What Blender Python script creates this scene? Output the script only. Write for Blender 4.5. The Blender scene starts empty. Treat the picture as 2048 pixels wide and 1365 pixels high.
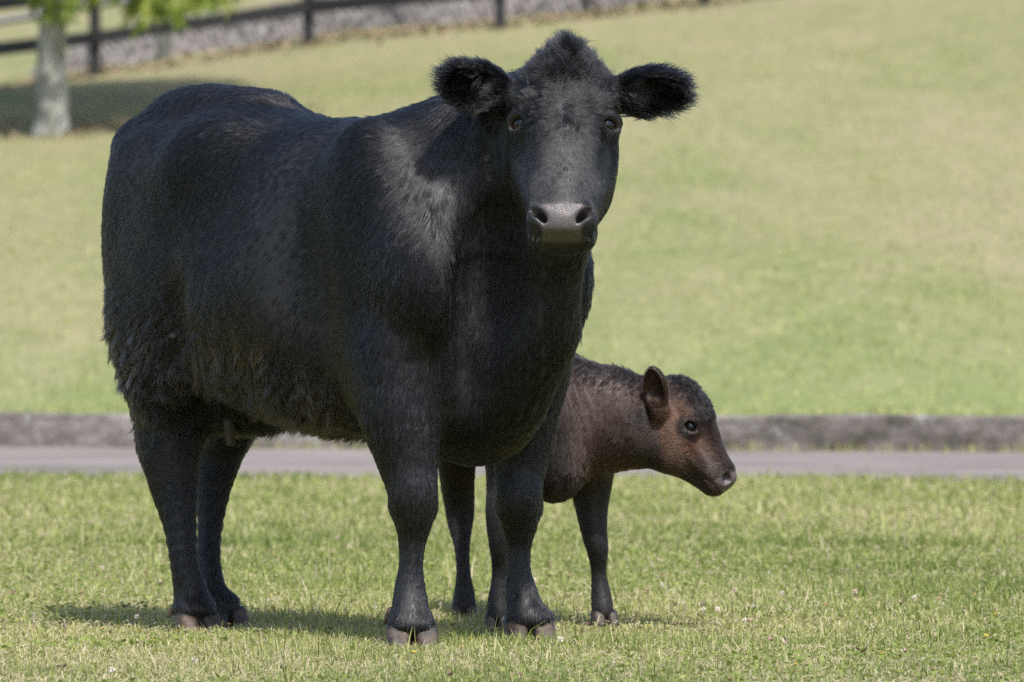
import bpy, math, os
import numpy as np
from mathutils import Vector

QUICK = False            # coarse fur and grass for layout tests
C = bpy.context.scene.collection
rng = np.random.default_rng(7)

# ------------------------------------------------------------------ camera, sky, sun
FPX, CAM_D, CAM_H, HORIZ = 14760.0, 18.0, 0.9, 552.0
cam_d = bpy.data.cameras.new("camera")
cam = bpy.data.objects.new("camera", cam_d)
C.objects.link(cam)
cam.location = (0, -CAM_D, CAM_H)
cam.rotation_euler = (math.radians(90) - math.atan((682.5 - HORIZ) / FPX), 0, 0)
cam_d.lens = 36.0 * FPX / 2048.0
cam_d.sensor_width = 36.0
cam_d.clip_start = 0.5
cam_d.clip_end = 3000
cam_d.dof.use_dof = True
cam_d.dof.focus_distance = 17.5
cam_d.dof.aperture_fstop = 8.0
sc = bpy.context.scene
sc.camera = cam

SUN = Vector((0.19, -0.62, 1.0)).normalized()
w = bpy.data.worlds.new("World")
sc.world = w
w.use_nodes = True
nt = w.node_tree
bg = nt.nodes["Background"]
sky = nt.nodes.new("ShaderNodeTexSky")
sky.sky_type = 'NISHITA'
sky.sun_disc = False
sky.sun_elevation = math.asin(SUN.z)
sky.sun_rotation = math.atan2(SUN.x, SUN.y)
sky.air_density = 1.0
sky.dust_density = 2.0
nt.links.new(sky.outputs[0], bg.inputs[0])
bg.inputs[1].default_value = 0.148
sun_d = bpy.data.lights.new("sun", 'SUN')
sun_d.energy = 4.3
sun_d.angle = math.radians(1.6)     # thin high haze softens the shadow edges
sun_d.color = (1.0, 0.965, 0.92)
sun = bpy.data.objects.new("sun", sun_d)
C.objects.link(sun)
sun.rotation_euler = SUN.to_track_quat('Z', 'Y').to_euler()
sc.view_settings.view_transform = 'Standard'
sc.view_settings.look = 'None'
sc.view_settings.exposure = 0.5
sc.view_settings.gamma = 1.0
sc.cycles.max_bounces = 8
sc.cycles.diffuse_bounces = 3
sc.cycles.glossy_bounces = 3
sc.cycles.transmission_bounces = 6
sc.cycles.use_denoising = False
sc.cycles.use_adaptive_sampling = False
sc.cycles.denoising_prefilter = 'ACCURATE'


# ------------------------------------------------------------------ general helpers
def tag(o, label=None, cat=None, group=None, kind=None):
    if label: o["label"] = label
    if cat: o["category"] = cat
    if group: o["group"] = group
    if kind: o["kind"] = kind
    return o


def empty(name, loc):
    o = bpy.data.objects.new(name, None)
    o.empty_display_size = 0.1
    C.objects.link(o)
    o.location = loc
    return o


def mesh_obj(name, verts, faces, mat, parent=None, smooth=True, attrs=None):
    """verts (n,3) in world space, faces: list/array of equal-length polys or list of arrays"""
    me = bpy.data.meshes.new(name)
    verts = np.asarray(verts, np.float32)
    groups = faces if isinstance(faces, list) and len(faces) and isinstance(faces[0], np.ndarray) and faces[0].ndim == 2 else [np.asarray(faces)]
    loops = np.concatenate([g.ravel() for g in groups]).astype(np.int32)
    tot = np.concatenate([np.full(len(g), g.shape[1]) for g in groups]).astype(np.int32)
    start = np.concatenate([[0], np.cumsum(tot)[:-1]]).astype(np.int32)
    me.vertices.add(len(verts))
    me.vertices.foreach_set("co", verts.ravel())
    me.loops.add(len(loops))
    me.loops.foreach_set("vertex_index", loops)
    me.polygons.add(len(tot))
    me.polygons.foreach_set("loop_start", start)
    me.polygons.foreach_set("use_smooth", np.full(len(tot), smooth))
    me.update(calc_edges=True)
    if attrs:
        for k, v in attrs.items():
            v = np.asarray(v, np.float32)
            if v.ndim == 1:
                a = me.attributes.new(k, 'FLOAT', 'POINT'); a.data.foreach_set("value", v)
            else:
                a = me.attributes.new(k, 'FLOAT_COLOR', 'POINT')
                a.data.foreach_set("color", np.concatenate([v, np.ones((len(v), 1), np.float32)], 1).ravel())
    for m in (mat if isinstance(mat, (list, tuple)) else [mat]):
        me.materials.append(m)
    o = bpy.data.objects.new(name, me)
    C.objects.link(o)
    if parent is not None:
        o.parent = parent
        o.matrix_parent_inverse.identity()
        if parent.location.length > 0:
            o.location = -parent.location
    return o


def new_mat(name):
    m = bpy.data.materials.new(name)
    m.use_nodes = True
    t = m.node_tree
    b = t.nodes["Principled BSDF"]
    return m, t, b


def nd(t, typ, **kw):
    n = t.nodes.new(typ)
    for k, v in kw.items():
        if k.startswith("in_"):
            n.inputs[int(k[3:])].default_value = v
        else:
            setattr(n, k, v)
    return n


def ramp(t, stops):
    r = t.nodes.new("ShaderNodeValToRGB")
    e = r.color_ramp.elements
    while len(e) < len(stops): e.new(0.5)
    for el, (p, c) in zip(e, stops):
        el.position = p
        el.color = (c[0], c[1], c[2], 1)
    return r


def noise_tex(t, scale, detail=6, rough=0.6, vec=None, stretch=None):
    n = t.nodes.new("ShaderNodeTexNoise")
    n.inputs["Scale"].default_value = scale
    n.inputs["Detail"].default_value = detail
    n.inputs["Roughness"].default_value = rough
    if vec is None:
        tc = t.nodes.new("ShaderNodeTexCoord")
        vec = tc.outputs["Object"]
    if stretch:
        mp = t.nodes.new("ShaderNodeMapping")
        mp.inputs["Scale"].default_value = stretch
        t.links.new(vec, mp.inputs[0])
        vec = mp.outputs[0]
    t.links.new(vec, n.inputs["Vector"])
    return n


def mixc(t, fac, a, b, blend='MIX'):
    m = t.nodes.new("ShaderNodeMix")
    m.data_type = 'RGBA'
    m.blend_type = blend
    for sock, v in ((m.inputs[0], fac), (m.inputs[6], a), (m.inputs[7], b)):
        if hasattr(v, "is_output") or hasattr(v, "links"):
            t.links.new(v, sock)
        elif isinstance(v, (int, float)):
            sock.default_value = v
        else:
            sock.default_value = (v[0], v[1], v[2], 1)
    return m.outputs[2]


def bump(t, b, height, strength, dist):
    n = t.nodes.new("ShaderNodeBump")
    n.inputs["Strength"].default_value = strength
    n.inputs["Distance"].default_value = dist
    t.links.new(height, n.inputs["Height"])
    t.links.new(n.outputs[0], b.inputs["Normal"])


def wave_noise(p, freq, seed):
    """smooth pseudo noise in about -1..1 from sums of sines, p (n,3)"""
    r = np.random.default_rng(seed)
    out = np.zeros(len(p), np.float32)
    for i in range(6):
        k = r.normal(size=3); k *= freq * (0.6 + 0.9 * r.random()) / np.linalg.norm(k)
        out += np.sin(p @ k.astype(np.float32) + r.random() * 6.283)
    return out / 3.0


def sstep(x, a, b):
    t = np.clip((x - a) / (b - a), 0, 1)
    return t * t * (3 - 2 * t)


def unit(v):
    v = np.asarray(v, float)
    return v / (np.linalg.norm(v, axis=-1, keepdims=True) + 1e-12)


def W(px, py, Y):
    """a measured spot of the photograph at depth Y -> world metres"""
    d = CAM_D + Y
    return np.array([(px - 1024) / FPX * d, Y, CAM_H - (py - HORIZ) / FPX * d])


# ------------------------------------------------------------------ implicit-surface modeller
class Solid:
    """smooth blend of rounded primitives, polygonised with surface nets"""
    def __init__(self):
        self.prims = []

    def add(self, f, c, R, k, op='u'):
        self.prims.append((f, np.asarray(c, np.float32), float(R), float(k), op))

    def ell(self, c, r, axes=None, k=0.03, op='u'):
        c = np.asarray(c, np.float32); r = np.asarray(r, np.float32)
        A = np.eye(3, dtype=np.float32) if axes is None else np.asarray(axes, np.float32)
        def f(p):
            q = (p - c) @ A.T / r
            k0 = np.sqrt((q * q).sum(1)) + 1e-6; q2 = q / r
            k1 = np.sqrt((q2 * q2).sum(1)) + 1e-9
            return k0 * (k0 - 1) / k1
        self.add(f, c, r.max(), k, op)
        return f

    def cone(self, a, b, ra, rb, k=0.03, squash=None, op='u'):
        a = np.asarray(a, np.float32); b = np.asarray(b, np.float32)
        ba = b - a; L2 = float(ba @ ba); L = math.sqrt(L2) + 1e-9
        c = (a + b) / 2
        sl = (rb - ra) / L
        cs = math.sqrt(max(1 - sl * sl, 0.05))
        if squash:
            ax = unit(squash[0]).astype(np.float32); s = squash[1]
        def f(p):
            if squash:
                q = p - c
                p = c + q + (q @ ax)[:, None] * ((1 / s - 1) * ax)
            q = p - a
            h = (q @ ba) / L2
            perp = np.sqrt(np.maximum((q * q).sum(1) - h * h * L2, 0))
            h = np.clip(h + perp * sl / L / cs, 0, 1)
            dd = q - h[:, None] * ba
            return np.sqrt((dd * dd).sum(1)) - (ra + (rb - ra) * h)
        self.add(f, c, L / 2 + max(ra, rb) * (max(1, squash[1]) if squash else 1), k, op)
        return f

    def chain(self, pts, k=0.03, squash=None, sub=1):
        if sub > 1:                                   # Catmull-Rom so a limb swells and tapers without rings
            A = np.array([[*p, r] for p, r in pts]); A = np.vstack([2 * A[0] - A[1], A, 2 * A[-1] - A[-2]])
            out = []
            for i in range(1, len(A) - 2):
                for t in np.arange(sub) / sub:
                    p0, p1, p2, p3 = A[i - 1:i + 3]
                    out.append(0.5 * (2 * p1 + (p2 - p0) * t + (2 * p0 - 5 * p1 + 4 * p2 - p3) * t * t + (3 * p1 - p0 - 3 * p2 + p3) * t ** 3))
            out.append(A[-2])
            pts = [(o[:3], max(o[3], 0.004)) for o in out]; 
            segs = Solid()
            for (p, r), (q, s) in zip(pts[:-1], pts[1:]):
                segs.cone(p, q, r, s, 0.008)
            P = np.array([p for p, _ in pts]); c = (P.min(0) + P.max(0)) / 2
            R = max(np.linalg.norm(p - c) + r for p, r in pts)
            self.add(segs.ev, c, R, 0.055)            # the whole limb melts into the body once
            return
        for i, ((p, r), (q, s)) in enumerate(zip(pts[:-1], pts[1:])):
            self.cone(p, q, r, s, k, squash)

    def ev(self, p):
        p = np.asarray(p, np.float32)
        d = np.full(len(p), 1.0, np.float32)
        for f, c, R, k, op in self.prims:
            q = p - c
            m = np.nonzero((q * q).sum(1) < (R + k + 0.03) ** 2)[0]
            if not len(m): continue
            v = f(p[m]).astype(np.float32); a = d[m]
            if op == 'u':
                h = np.maximum(k - np.abs(a - v), 0) / k
                d[m] = np.minimum(a, v) - h * h * k * 0.25
            else:
                v = -v
                h = np.maximum(k - np.abs(a - v), 0) / k
                d[m] = np.maximum(a, v) + h * h * k * 0.25
        return d

    def mesh(self, lo, hi, vox, passes=2):
        lo = np.asarray(lo, np.float32); hi = np.asarray(hi, np.float32)
        F = 4
        n = (np.ceil((hi - lo) / (vox * F)).astype(int)) * F + 1
        ax = [lo[i] + vox * np.arange(n[i], dtype=np.float32) for i in range(3)]
        cg = np.stack(np.meshgrid(ax[0][::F], ax[1][::F], ax[2][::F], indexing='ij'), -1)
        cs = cg.shape[:3]
        cd = self.ev(cg.reshape(-1, 3)).reshape(cs)
        near = np.abs(cd) < vox * F * 2.3
        D = np.repeat(np.repeat(np.repeat(np.sign(cd).astype(np.float32) * 0.05, F, 0), F, 1), F, 2)[:n[0], :n[1], :n[2]]
        nb = np.repeat(np.repeat(np.repeat(near, F, 0), F, 1), F, 2)
        I = np.argwhere(nb[:n[0], :n[1], :n[2]])
        vals = np.concatenate([self.ev(lo + vox * I[s:s + 1500000].astype(np.float32)) for s in range(0, len(I), 1500000)])
        D[I[:, 0], I[:, 1], I[:, 2]] = vals
        ins = D < 0
        vid = np.full(n, -1, np.int32)
        acc = {}
        E = []
        for axis in range(3):
            s0 = [slice(None)] * 3; s1 = [slice(None)] * 3
            s0[axis] = slice(0, -1); s1[axis] = slice(1, None)
            ch = np.argwhere(ins[tuple(s0)] != ins[tuple(s1)])
            ok = np.ones(len(ch), bool)
            for o in range(3):
                if o != axis: ok &= (ch[:, o] > 0) & (ch[:, o] < n[o] - 1)
            ch = ch[ok]
            e = ch.copy(); e[:, axis] += 1
            d0 = D[ch[:, 0], ch[:, 1], ch[:, 2]]; d1 = D[e[:, 0], e[:, 1], e[:, 2]]
            t = d0 / (d0 - d1)
            P = ch.astype(np.float32); P[:, axis] += t
            E.append((axis, ch, P, d0 < 0))
        cells, pos = [], []
        quads_c = []
        for axis, ch, P, flip in E:
            o1, o2 = [(1, 2), (2, 0), (0, 1)][axis]
            cc = []
            for a, b in ((0, 0), (1, 0), (1, 1), (0, 1)):
                c = ch.copy(); c[:, o1] -= a; c[:, o2] -= b
                cc.append(np.ravel_multi_index((c[:, 0], c[:, 1], c[:, 2]), n))
                cells.append(cc[-1]); pos.append(P)
            q = np.stack(cc, 1)
            q[~flip] = q[~flip][:, ::-1]
            quads_c.append(q)
        cells = np.concatenate(cells); pos = np.concatenate(pos)
        u, inv = np.unique(cells, return_inverse=True)
        cnt = np.bincount(inv)
        V = np.stack([np.bincount(inv, pos[:, i]) / cnt for i in range(3)], 1)
        Q = inv.reshape(-1)
        lookup = np.searchsorted(u, np.concatenate(quads_c).ravel()).reshape(-1, 4)
        V = (lo + vox * V).astype(np.float32)
        for _ in range(passes):
            g, d = self.grad(V, vox * 0.6)
            l2 = (g * g).sum(1) + 0.05
            step = np.clip(d / l2, -vox, vox)
            V = V - (g * step[:, None])
        g, d = self.grad(V, vox * 0.8)
        return V.astype(np.float32), lookup[:, ::-1].astype(np.int32), unit(g).astype(np.float32)

    def grad(self, V, e):
        k = np.array([[1, -1, -1], [-1, -1, 1], [-1, 1, -1], [1, 1, 1]], np.float32)
        g = np.zeros_like(V); d = np.zeros(len(V), np.float32)
        for kk in k:
            v = self.ev(V + e * kk)
            g += v[:, None] * kk; d += v
        return g / (4 * e), d / 4


def skin_obj(name, solid, lo, hi, vox, mat, parent, attrs_fn=None):
    V, Q, N = solid.mesh(lo, hi, vox)
    at = attrs_fn(V, N) if attrs_fn else None
    o = mesh_obj(name, V, Q, mat, parent, True, at)
    return o, V, Q, N


# ------------------------------------------------------------------ fur
def sample_surface(V, Q, N, dens, count, rg):
    """random roots on quads; dens per vertex weight"""
    T = np.concatenate([Q[:, [0, 1, 2]], Q[:, [0, 2, 3]]])
    a, b, c = V[T[:, 0]], V[T[:, 1]], V[T[:, 2]]
    area = np.linalg.norm(np.cross(b - a, c - a), axis=1) * dens[T].mean(1)
    cdf = np.cumsum(area); cdf /= cdf[-1]
    t = np.searchsorted(cdf, rg.random(count))
    r1 = np.sqrt(rg.random(count)); r2 = rg.random(count)
    wa, wb, wc = 1 - r1, r1 * (1 - r2), r1 * r2
    T = T[t]
    P = V[T[:, 0]] * wa[:, None] + V[T[:, 1]] * wb[:, None] + V[T[:, 2]] * wc[:, None]
    n = unit(N[T[:, 0]] * wa[:, None] + N[T[:, 1]] * wb[:, None] + N[T[:, 2]] * wc[:, None])
    return P.astype(np.float32), n.astype(np.float32)


def fur_obj(name, P, n, comb, L, lift, clump_size, clump, curl, radius, tint, mat, parent, rg, npt=5, wild=0.12):
    N = len(P)
    n = n.astype(np.float32)
    comb = comb - (comb * n).sum(1)[:, None] * n
    comb = unit(comb + 1e-4)
    jit = rg.normal(size=(N, 3)) * wild
    comb = comb + jit
    comb = unit(comb - (comb * n).sum(1)[:, None] * n)
    # clump ids from a jittered lattice
    cs = np.asarray(clump_size)
    warp = np.stack([wave_noise(P, 60, 5 + i) for i in range(3)], 1) * 0.35
    key = np.floor(P / cs[:, None] + warp).astype(np.int64)
    h = (key[:, 0] * 73856093) ^ (key[:, 1] * 19349663) ^ (key[:, 2] * 83492791)
    u, inv = np.unique(h, return_inverse=True)
    cnt = np.bincount(inv).astype(np.float32)
    cen = np.stack([np.bincount(inv, P[:, i]) / cnt for i in range(3)], 1)
    cdir = rg.normal(size=(len(u), 3)) * 0.28
    clen = 0.75 + 0.5 * rg.random(len(u))
    off = cen[inv] - P
    L = L * (0.7 + 0.5 * rg.random(N)) * (1 + (clen[inv] - 1) * clump)
    cd = cdir[inv] * clump[:, None]
    lift = np.clip(lift * (0.75 + 0.5 * rg.random(N)), 0, 1.5)
    ph = rg.random(N) * 6.283
    side = np.cross(n, comb)
    pts = np.zeros((N, npt, 3), np.float32)
    for i in range(npt):
        s = i / (npt - 1)
        out = np.sin(lift) * s * (1 - 0.35 * s)
        al = np.cos(lift) * s
        q = P + (L[:, None]) * (al[:, None] * (comb + cd * s) + out[:, None] * n)
        q = q + off * (clump * s ** 1.2)[:, None] * 0.85
        q = q + side * (curl * L * np.sin(ph + s * 5.0) * s)[:, None] * 0.35
        pts[:, i] = q
    cu = bpy.data.hair_curves.new(name)
    cu.add_curves([npt] * N)
    cu.attributes["position"].data.foreach_set("vector", pts.ravel()) if "position" in cu.attributes else cu.position_data.foreach_set("vector", pts.ravel())
    rad = (np.asarray(radius)[:, None] * np.linspace(1, 0.25, npt)[None]).astype(np.float32) if np.ndim(radius) else np.tile(radius * np.linspace(1, 0.25, npt), (N, 1)).astype(np.float32)
    ra = cu.attributes.get("radius") or cu.attributes.new("radius", 'FLOAT', 'POINT')
    ra.data.foreach_set("value", rad.ravel())
    ta = cu.attributes.new("tint", 'FLOAT', 'CURVE')
    ta.data.foreach_set("value", np.asarray(tint, np.float32))
    cu.materials.append(mat)
    o = bpy.data.objects.new(name, cu)
    C.objects.link(o)
    o.parent = parent
    if parent.location.length > 0:
        o.location = -parent.location
    return o


def hair_mat(name, stops, rough=0.32, rrough=0.45, coat=0.0, ior=1.55):
    m = bpy.data.materials.new(name)
    m.use_nodes = True
    t = m.node_tree
    t.nodes.remove(t.nodes["Principled BSDF"])
    hb = t.nodes.new("ShaderNodeBsdfHairPrincipled")
    try: hb.model = 'CHIANG'
    except Exception: pass
    hb.parametrization = 'COLOR'
    at = t.nodes.new("ShaderNodeAttribute"); at.attribute_name = "tint"
    r = ramp(t, stops)
    t.links.new(at.outputs["Fac"], r.inputs[0])
    t.links.new(r.outputs[0], hb.inputs["Color"])
    hb.inputs["Roughness"].default_value = rough
    hb.inputs["Radial Roughness"].default_value = rrough
    hb.inputs["IOR"].default_value = ior
    if "Random Roughness" in hb.inputs: hb.inputs["Random Roughness"].default_value = 0.3
    if "Coat" in hb.inputs: hb.inputs["Coat"].default_value = coat
    t.links.new(hb.outputs[0], t.nodes["Material Output"].inputs[0])
    return m


# ------------------------------------------------------------------ terrain
def yaw_line(x):          # kerb line runs very slightly away to the left
    return -0.22 * x


def hill_z(x, d):
    """x: metres right of the view axis, d: metres from the camera"""
    k = 38.3 + yaw_line(x)
    s = np.clip(d - k, 0, None)
    tilt = 0.115 * 7 * np.tanh(x / 7) * np.clip(s / 45, 0, 1.6)
    z = np.where(d > k, 0.155, 0.0) + 0.0800 * np.minimum(s, 49) + tilt + 0.075 * np.clip(s - 49, 0, 200)
    z = z + 0.10 * np.sin(x * 0.9 + d * 0.11) * sstep(s, 2, 14) * 0.5 + 0.04 * np.sin(d * 0.31 + x * 0.25) * sstep(s, 3, 14) * (1 - sstep(s, 60, 90))
    return z


def hill_depth(px, py):
    """distance at which the hillside passes a measured spot of the photograph"""
    d = np.linspace(55, 130, 3000)
    z = hill_z((px - 1024) / FPX * d, d)
    y = HORIZ - (z - CAM_H) * FPX / d
    return float(d[np.argmax(y <= py)])


def ground_mat():
    m, t, b = new_mat("meadow_turf")
    n1 = noise_tex(t, 0.35, 4, 0.55, stretch=(1, 0.3, 1))
    n2 = noise_tex(t, 2.0, 6, 0.65, stretch=(1, 0.22, 1))
    n3 = noise_tex(t, 9, 8, 0.75, stretch=(1, 0.22, 1))
    n4 = noise_tex(t, 60, 5, 0.7, stretch=(1, 0.3, 1))
    r1 = ramp(t, [(0.30, (0.165, 0.190, 0.076)), (0.5, (0.226, 0.224, 0.110)), (0.72, (0.300, 0.266, 0.160))])
    t.links.new(n1.outputs["Fac"], r1.inputs[0])
    r2 = ramp(t, [(0.32, (0.140, 0.180, 0.062)), (0.52, (0.226, 0.228, 0.110)), (0.70, (0.315, 0.275, 0.175))])
    t.links.new(n2.outputs["Fac"], r2.inputs[0])
    c = mixc(t, 0.5, r1.outputs[0], r2.outputs[0])
    r3 = ramp(t, [(0.35, (0.68, 0.72, 0.60)), (0.6, (1.1, 1.1, 1.08))])
    t.links.new(n3.outputs["Fac"], r3.inputs[0])
    c = mixc(t, 0.8, c, r3.outputs[0], 'MULTIPLY')
    r4 = ramp(t, [(0.35, (0.7, 0.72, 0.62)), (0.65, (1.12, 1.12, 1.1))])
    t.links.new(n4.outputs["Fac"], r4.inputs[0])
    c = mixc(t, 0.6, c, r4.outputs[0], 'MULTIPLY')
    n5 = noise_tex(t, 0.4, 5, 0.6, stretch=(1, 0.25, 1))
    tc = t.nodes.new("ShaderNodeTexCoord"); sx = t.nodes.new("ShaderNodeSeparateXYZ"); t.links.new(tc.outputs["Object"], sx.inputs[0])
    mr = t.nodes.new("ShaderNodeMapRange"); t.links.new(sx.outputs["Y"], mr.inputs[0])
    mr.inputs[1].default_value = 21; mr.inputs[2].default_value = 36; mr.inputs[3].default_value = -0.24; mr.inputs[4].default_value = 0.06
    ad = t.nodes.new("ShaderNodeMath"); ad.operation = 'ADD'; t.links.new(n5.outputs["Fac"], ad.inputs[0]); t.links.new(mr.outputs[0], ad.inputs[1])
    r5 = ramp(t, [(0.38, (0, 0, 0)), (0.72, (0.75, 0.75, 0.75))]); t.links.new(ad.outputs[0], r5.inputs[0])
    mg = t.nodes.new("ShaderNodeMapRange"); t.links.new(sx.outputs["Y"], mg.inputs[0])
    mg.inputs[1].default_value = 20; mg.inputs[2].default_value = 27; mg.inputs[3].default_value = 0.38; mg.inputs[4].default_value = 0.0
    c = mixc(t, mg.outputs[0], c, (0.165, 0.225, 0.078))        # lusher strip just above the kerb
    c = mixc(t, r5.outputs[0], c, (0.255, 0.222, 0.132))
    t.links.new(c, b.inputs["Base Color"])
    b.inputs["Roughness"].default_value = 0.95
    b.inputs["Specular IOR Level"].default_value = 0.1
    bump(t, b, n3.outputs["Fac"], 0.5, 0.03)
    return m


def thatch_mat():
    m, t, b = new_mat("thatch_soil")
    n1 = noise_tex(t, 9, 8, 0.7)
    n2 = noise_tex(t, 120, 6, 0.75)
    r1 = ramp(t, [(0.3, (0.17, 0.175, 0.070)), (0.55, (0.27, 0.265, 0.115)), (0.75, (0.36, 0.315, 0.17))])
    t.links.new(n1.outputs["Fac"], r1.inputs[0])
    r2 = ramp(t, [(0.35, (0.45, 0.45, 0.4)), (0.65, (1.2, 1.2, 1.15))])
    t.links.new(n2.outputs["Fac"], r2.inputs[0])
    c = mixc(t, 0.9, r1.outputs[0], r2.outputs[0], 'MULTIPLY')
    t.links.new(c, b.inputs["Base Color"])
    b.inputs["Roughness"].default_value = 1.0
    b.inputs["Specular IOR Level"].default_value = 0.05
    bump(t, b, n2.outputs["Fac"], 0.8, 0.02)
    return m


def grid_sheet(name, xs, ds, zf, mat, kind='structure'):
    X, D = np.meshgrid(xs, ds, indexing='ij')
    V = np.stack([X, D - CAM_D, zf(X, D)], -1).reshape(-1, 3)
    nx, ny = len(xs), len(ds)
    idx = np.arange(nx * ny).reshape(nx, ny)
    Q = np.stack([idx[:-1, :-1], idx[1:, :-1], idx[1:, 1:], idx[:-1, 1:]], -1).reshape(-1, 4)
    return tag(mesh_obj(name, V, Q, mat), kind=kind)


TURF = ground_mat()
xs_near = np.concatenate([np.linspace(-60, -6, 28)[:-1], np.linspace(-6, 6, 49), np.linspace(6, 60, 28)[1:]])
# near lawn: a flat sheet that runs under the road up to the kerb and far to the sides
grid_sheet("lawn", xs_near, np.concatenate([np.linspace(-40, 10, 20), np.linspace(11, 60, 40)]), lambda x, d: np.where(d > 45, -0.3, 0) + 0 * x, thatch_mat())
# the hill behind the kerb
def hill_sheet():
    xs = np.concatenate([np.linspace(-220, -14, 24)[:-1], np.linspace(-14, 14, 113), np.linspace(14, 220, 24)[1:]])
    ss = np.concatenate([np.linspace(0.10, 60, 200), np.linspace(61, 140, 50), np.linspace(145, 900, 40)])
    X, S = np.meshgrid(xs, ss, indexing='ij')
    D = 38.3 + yaw_line(np.clip(X, -20, 20)) + S
    Z = hill_z(np.clip(X, -20, 20), np.minimum(D, 330))
    V = np.stack([X, D - CAM_D, Z], -1).reshape(-1, 3)
    idx = np.arange(len(xs) * len(ss)).reshape(len(xs), len(ss))
    Q = np.stack([idx[:-1, :-1], idx[1:, :-1], idx[1:, 1:], idx[:-1, 1:]], -1).reshape(-1, 4)
    return tag(mesh_obj("hill", V, Q, TURF), kind='structure')
hill_sheet()


# road strip and kerb
def asphalt_mat():
    m, t, b = new_mat("worn_asphalt")
    n1 = noise_tex(t, 0.7, 5, 0.6, stretch=(1, 3, 1)); n2 = noise_tex(t, 60, 6, 0.7)
    r1 = ramp(t, [(0.38, (0.150, 0.128, 0.116)), (0.62, (0.250, 0.213, 0.193))])
    t.links.new(n1.outputs["Fac"], r1.inputs[0])
    r2 = ramp(t, [(0.3, (0.7, 0.7, 0.7)), (0.7, (1.15, 1.15, 1.15))])
    t.links.new(n2.outputs["Fac"], r2.inputs[0])
    t.links.new(mixc(t, 0.8, r1.outputs[0], r2.outputs[0], 'MULTIPLY'), b.inputs["Base Color"])
    b.inputs["Roughness"].default_value = 0.9
    bump(t, b, n2.outputs["Fac"], 0.5, 0.01)
    return m


def kerb_mat():
    m, t, b = new_mat("stained_concrete")
    n1 = noise_tex(t, 4.0, 7, 0.75, stretch=(0.8, 1, 1.6)); n2 = noise_tex(t, 6, 7, 0.75, stretch=(1, 1, 1.2)); n3 = noise_tex(t, 60, 6, 0.7)
    r1 = ramp(t, [(0.36, (0.060, 0.052, 0.042)), (0.5, (0.150, 0.132, 0.118)), (0.66, (0.30, 0.275, 0.258))])
    t.links.new(n1.outputs["Fac"], r1.inputs[0])
    r2 = ramp(t, [(0.60, (0, 0, 0)), (0.70, (1, 1, 1))])
    t.links.new(n2.outputs["Fac"], r2.inputs[0])
    c = mixc(t, r2.outputs[0], r1.outputs[0], (0.44, 0.44, 0.43))
    r3 = ramp(t, [(0.3, (0.7, 0.7, 0.7)), (0.7, (1.15, 1.15, 1.15))])
    t.links.new(n3.outputs["Fac"], r3.inputs[0])
    t.links.new(mixc(t, 0.7, c, r3.outputs[0], 'MULTIPLY'), b.inputs["Base Color"])
    b.inputs["Roughness"].default_value = 0.95
    bump(t, b, n3.outputs["Fac"], 0.6, 0.02)
    return m


def strip(name, d0, d1, z, mat):
    xs = np.linspace(-24, 24, 97)
    def edge(x, d, s):
        return d + 1.0 * yaw_line(np.clip(x, -20, 20)) * (0.5 if s == 0 else 1) + (0.12 * np.sin(x * 2.3) + 0.08 * np.sin(x * 5.1 + 1)) * (1 if s == 0 else 0)
    rows = []
    for f in np.linspace(0, 1, 9):
        y = (1 - f) * edge(xs, d0, 0) + f * edge(xs, d1, 1)
        rows.append(np.stack([xs, y - CAM_D, np.full_like(xs, z)], -1))
    V = np.concatenate(rows)
    n = len(xs); idx = np.arange(n * 9).reshape(9, n)
    Q = np.stack([idx[:-1, :-1], idx[:-1, 1:], idx[1:, 1:], idx[1:, :-1]], -1).reshape(-1, 4)
    return tag(mesh_obj(name, V, Q, mat), kind='structure')

strip("road", 32.6, 38.1, 0.004, asphalt_mat())


def kerb():
    xs = np.arange(-24, 24.01, 0.15)
    k = 38.0 + yaw_line(np.clip(xs, -20, 20)) - CAM_D
    r = np.random.default_rng(3)
    jz = np.convolve(r.normal(size=len(xs)), np.ones(5) / 5, 'same') * 0.014
    prof = [(0.0, -0.06), (0.005, 0.10), (0.012, 0.165), (0.045, 0.182), (0.20, 0.182), (0.22, 0.165), (0.23, -0.06)]
    V = np.concatenate([np.stack([xs, k + py + r.normal(size=len(xs)) * 0.003, np.full_like(xs, pz) + (jz if pz > 0 else 0)], -1) for py, pz in prof])
    n = len(xs); m = len(prof); idx = np.arange(n * m).reshape(m, n)
    Q = np.stack([idx[:-1, :-1], idx[:-1, 1:], idx[1:, 1:], idx[1:, :-1]], -1).reshape(-1, 4)
    return tag(mesh_obj("kerb", V, Q, kerb_mat(), smooth=False), "long low stained grey concrete kerb between the road and the grassy hill", "kerb")
kerb()


# ------------------------------------------------------------------ fence, stone bank, tree
def plain_mat(name, col, rough=0.7, var=0.25, scale=8, stretch=None):
    m, t, b = new_mat(name)
    n1 = noise_tex(t, scale, 6, 0.65, stretch=stretch)
    r1 = ramp(t, [(0.3, tuple(c * (1 - var) for c in col)), (0.7, tuple(c * (1 + var) for c in col))])
    t.links.new(n1.outputs["Fac"], r1.inputs[0])
    t.links.new(r1.outputs[0], b.inputs["Base Color"])
    b.inputs["Roughness"].default_value = rough
    bump(t, b, n1.outputs["Fac"], 0.3, 0.01)
    return m


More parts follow.
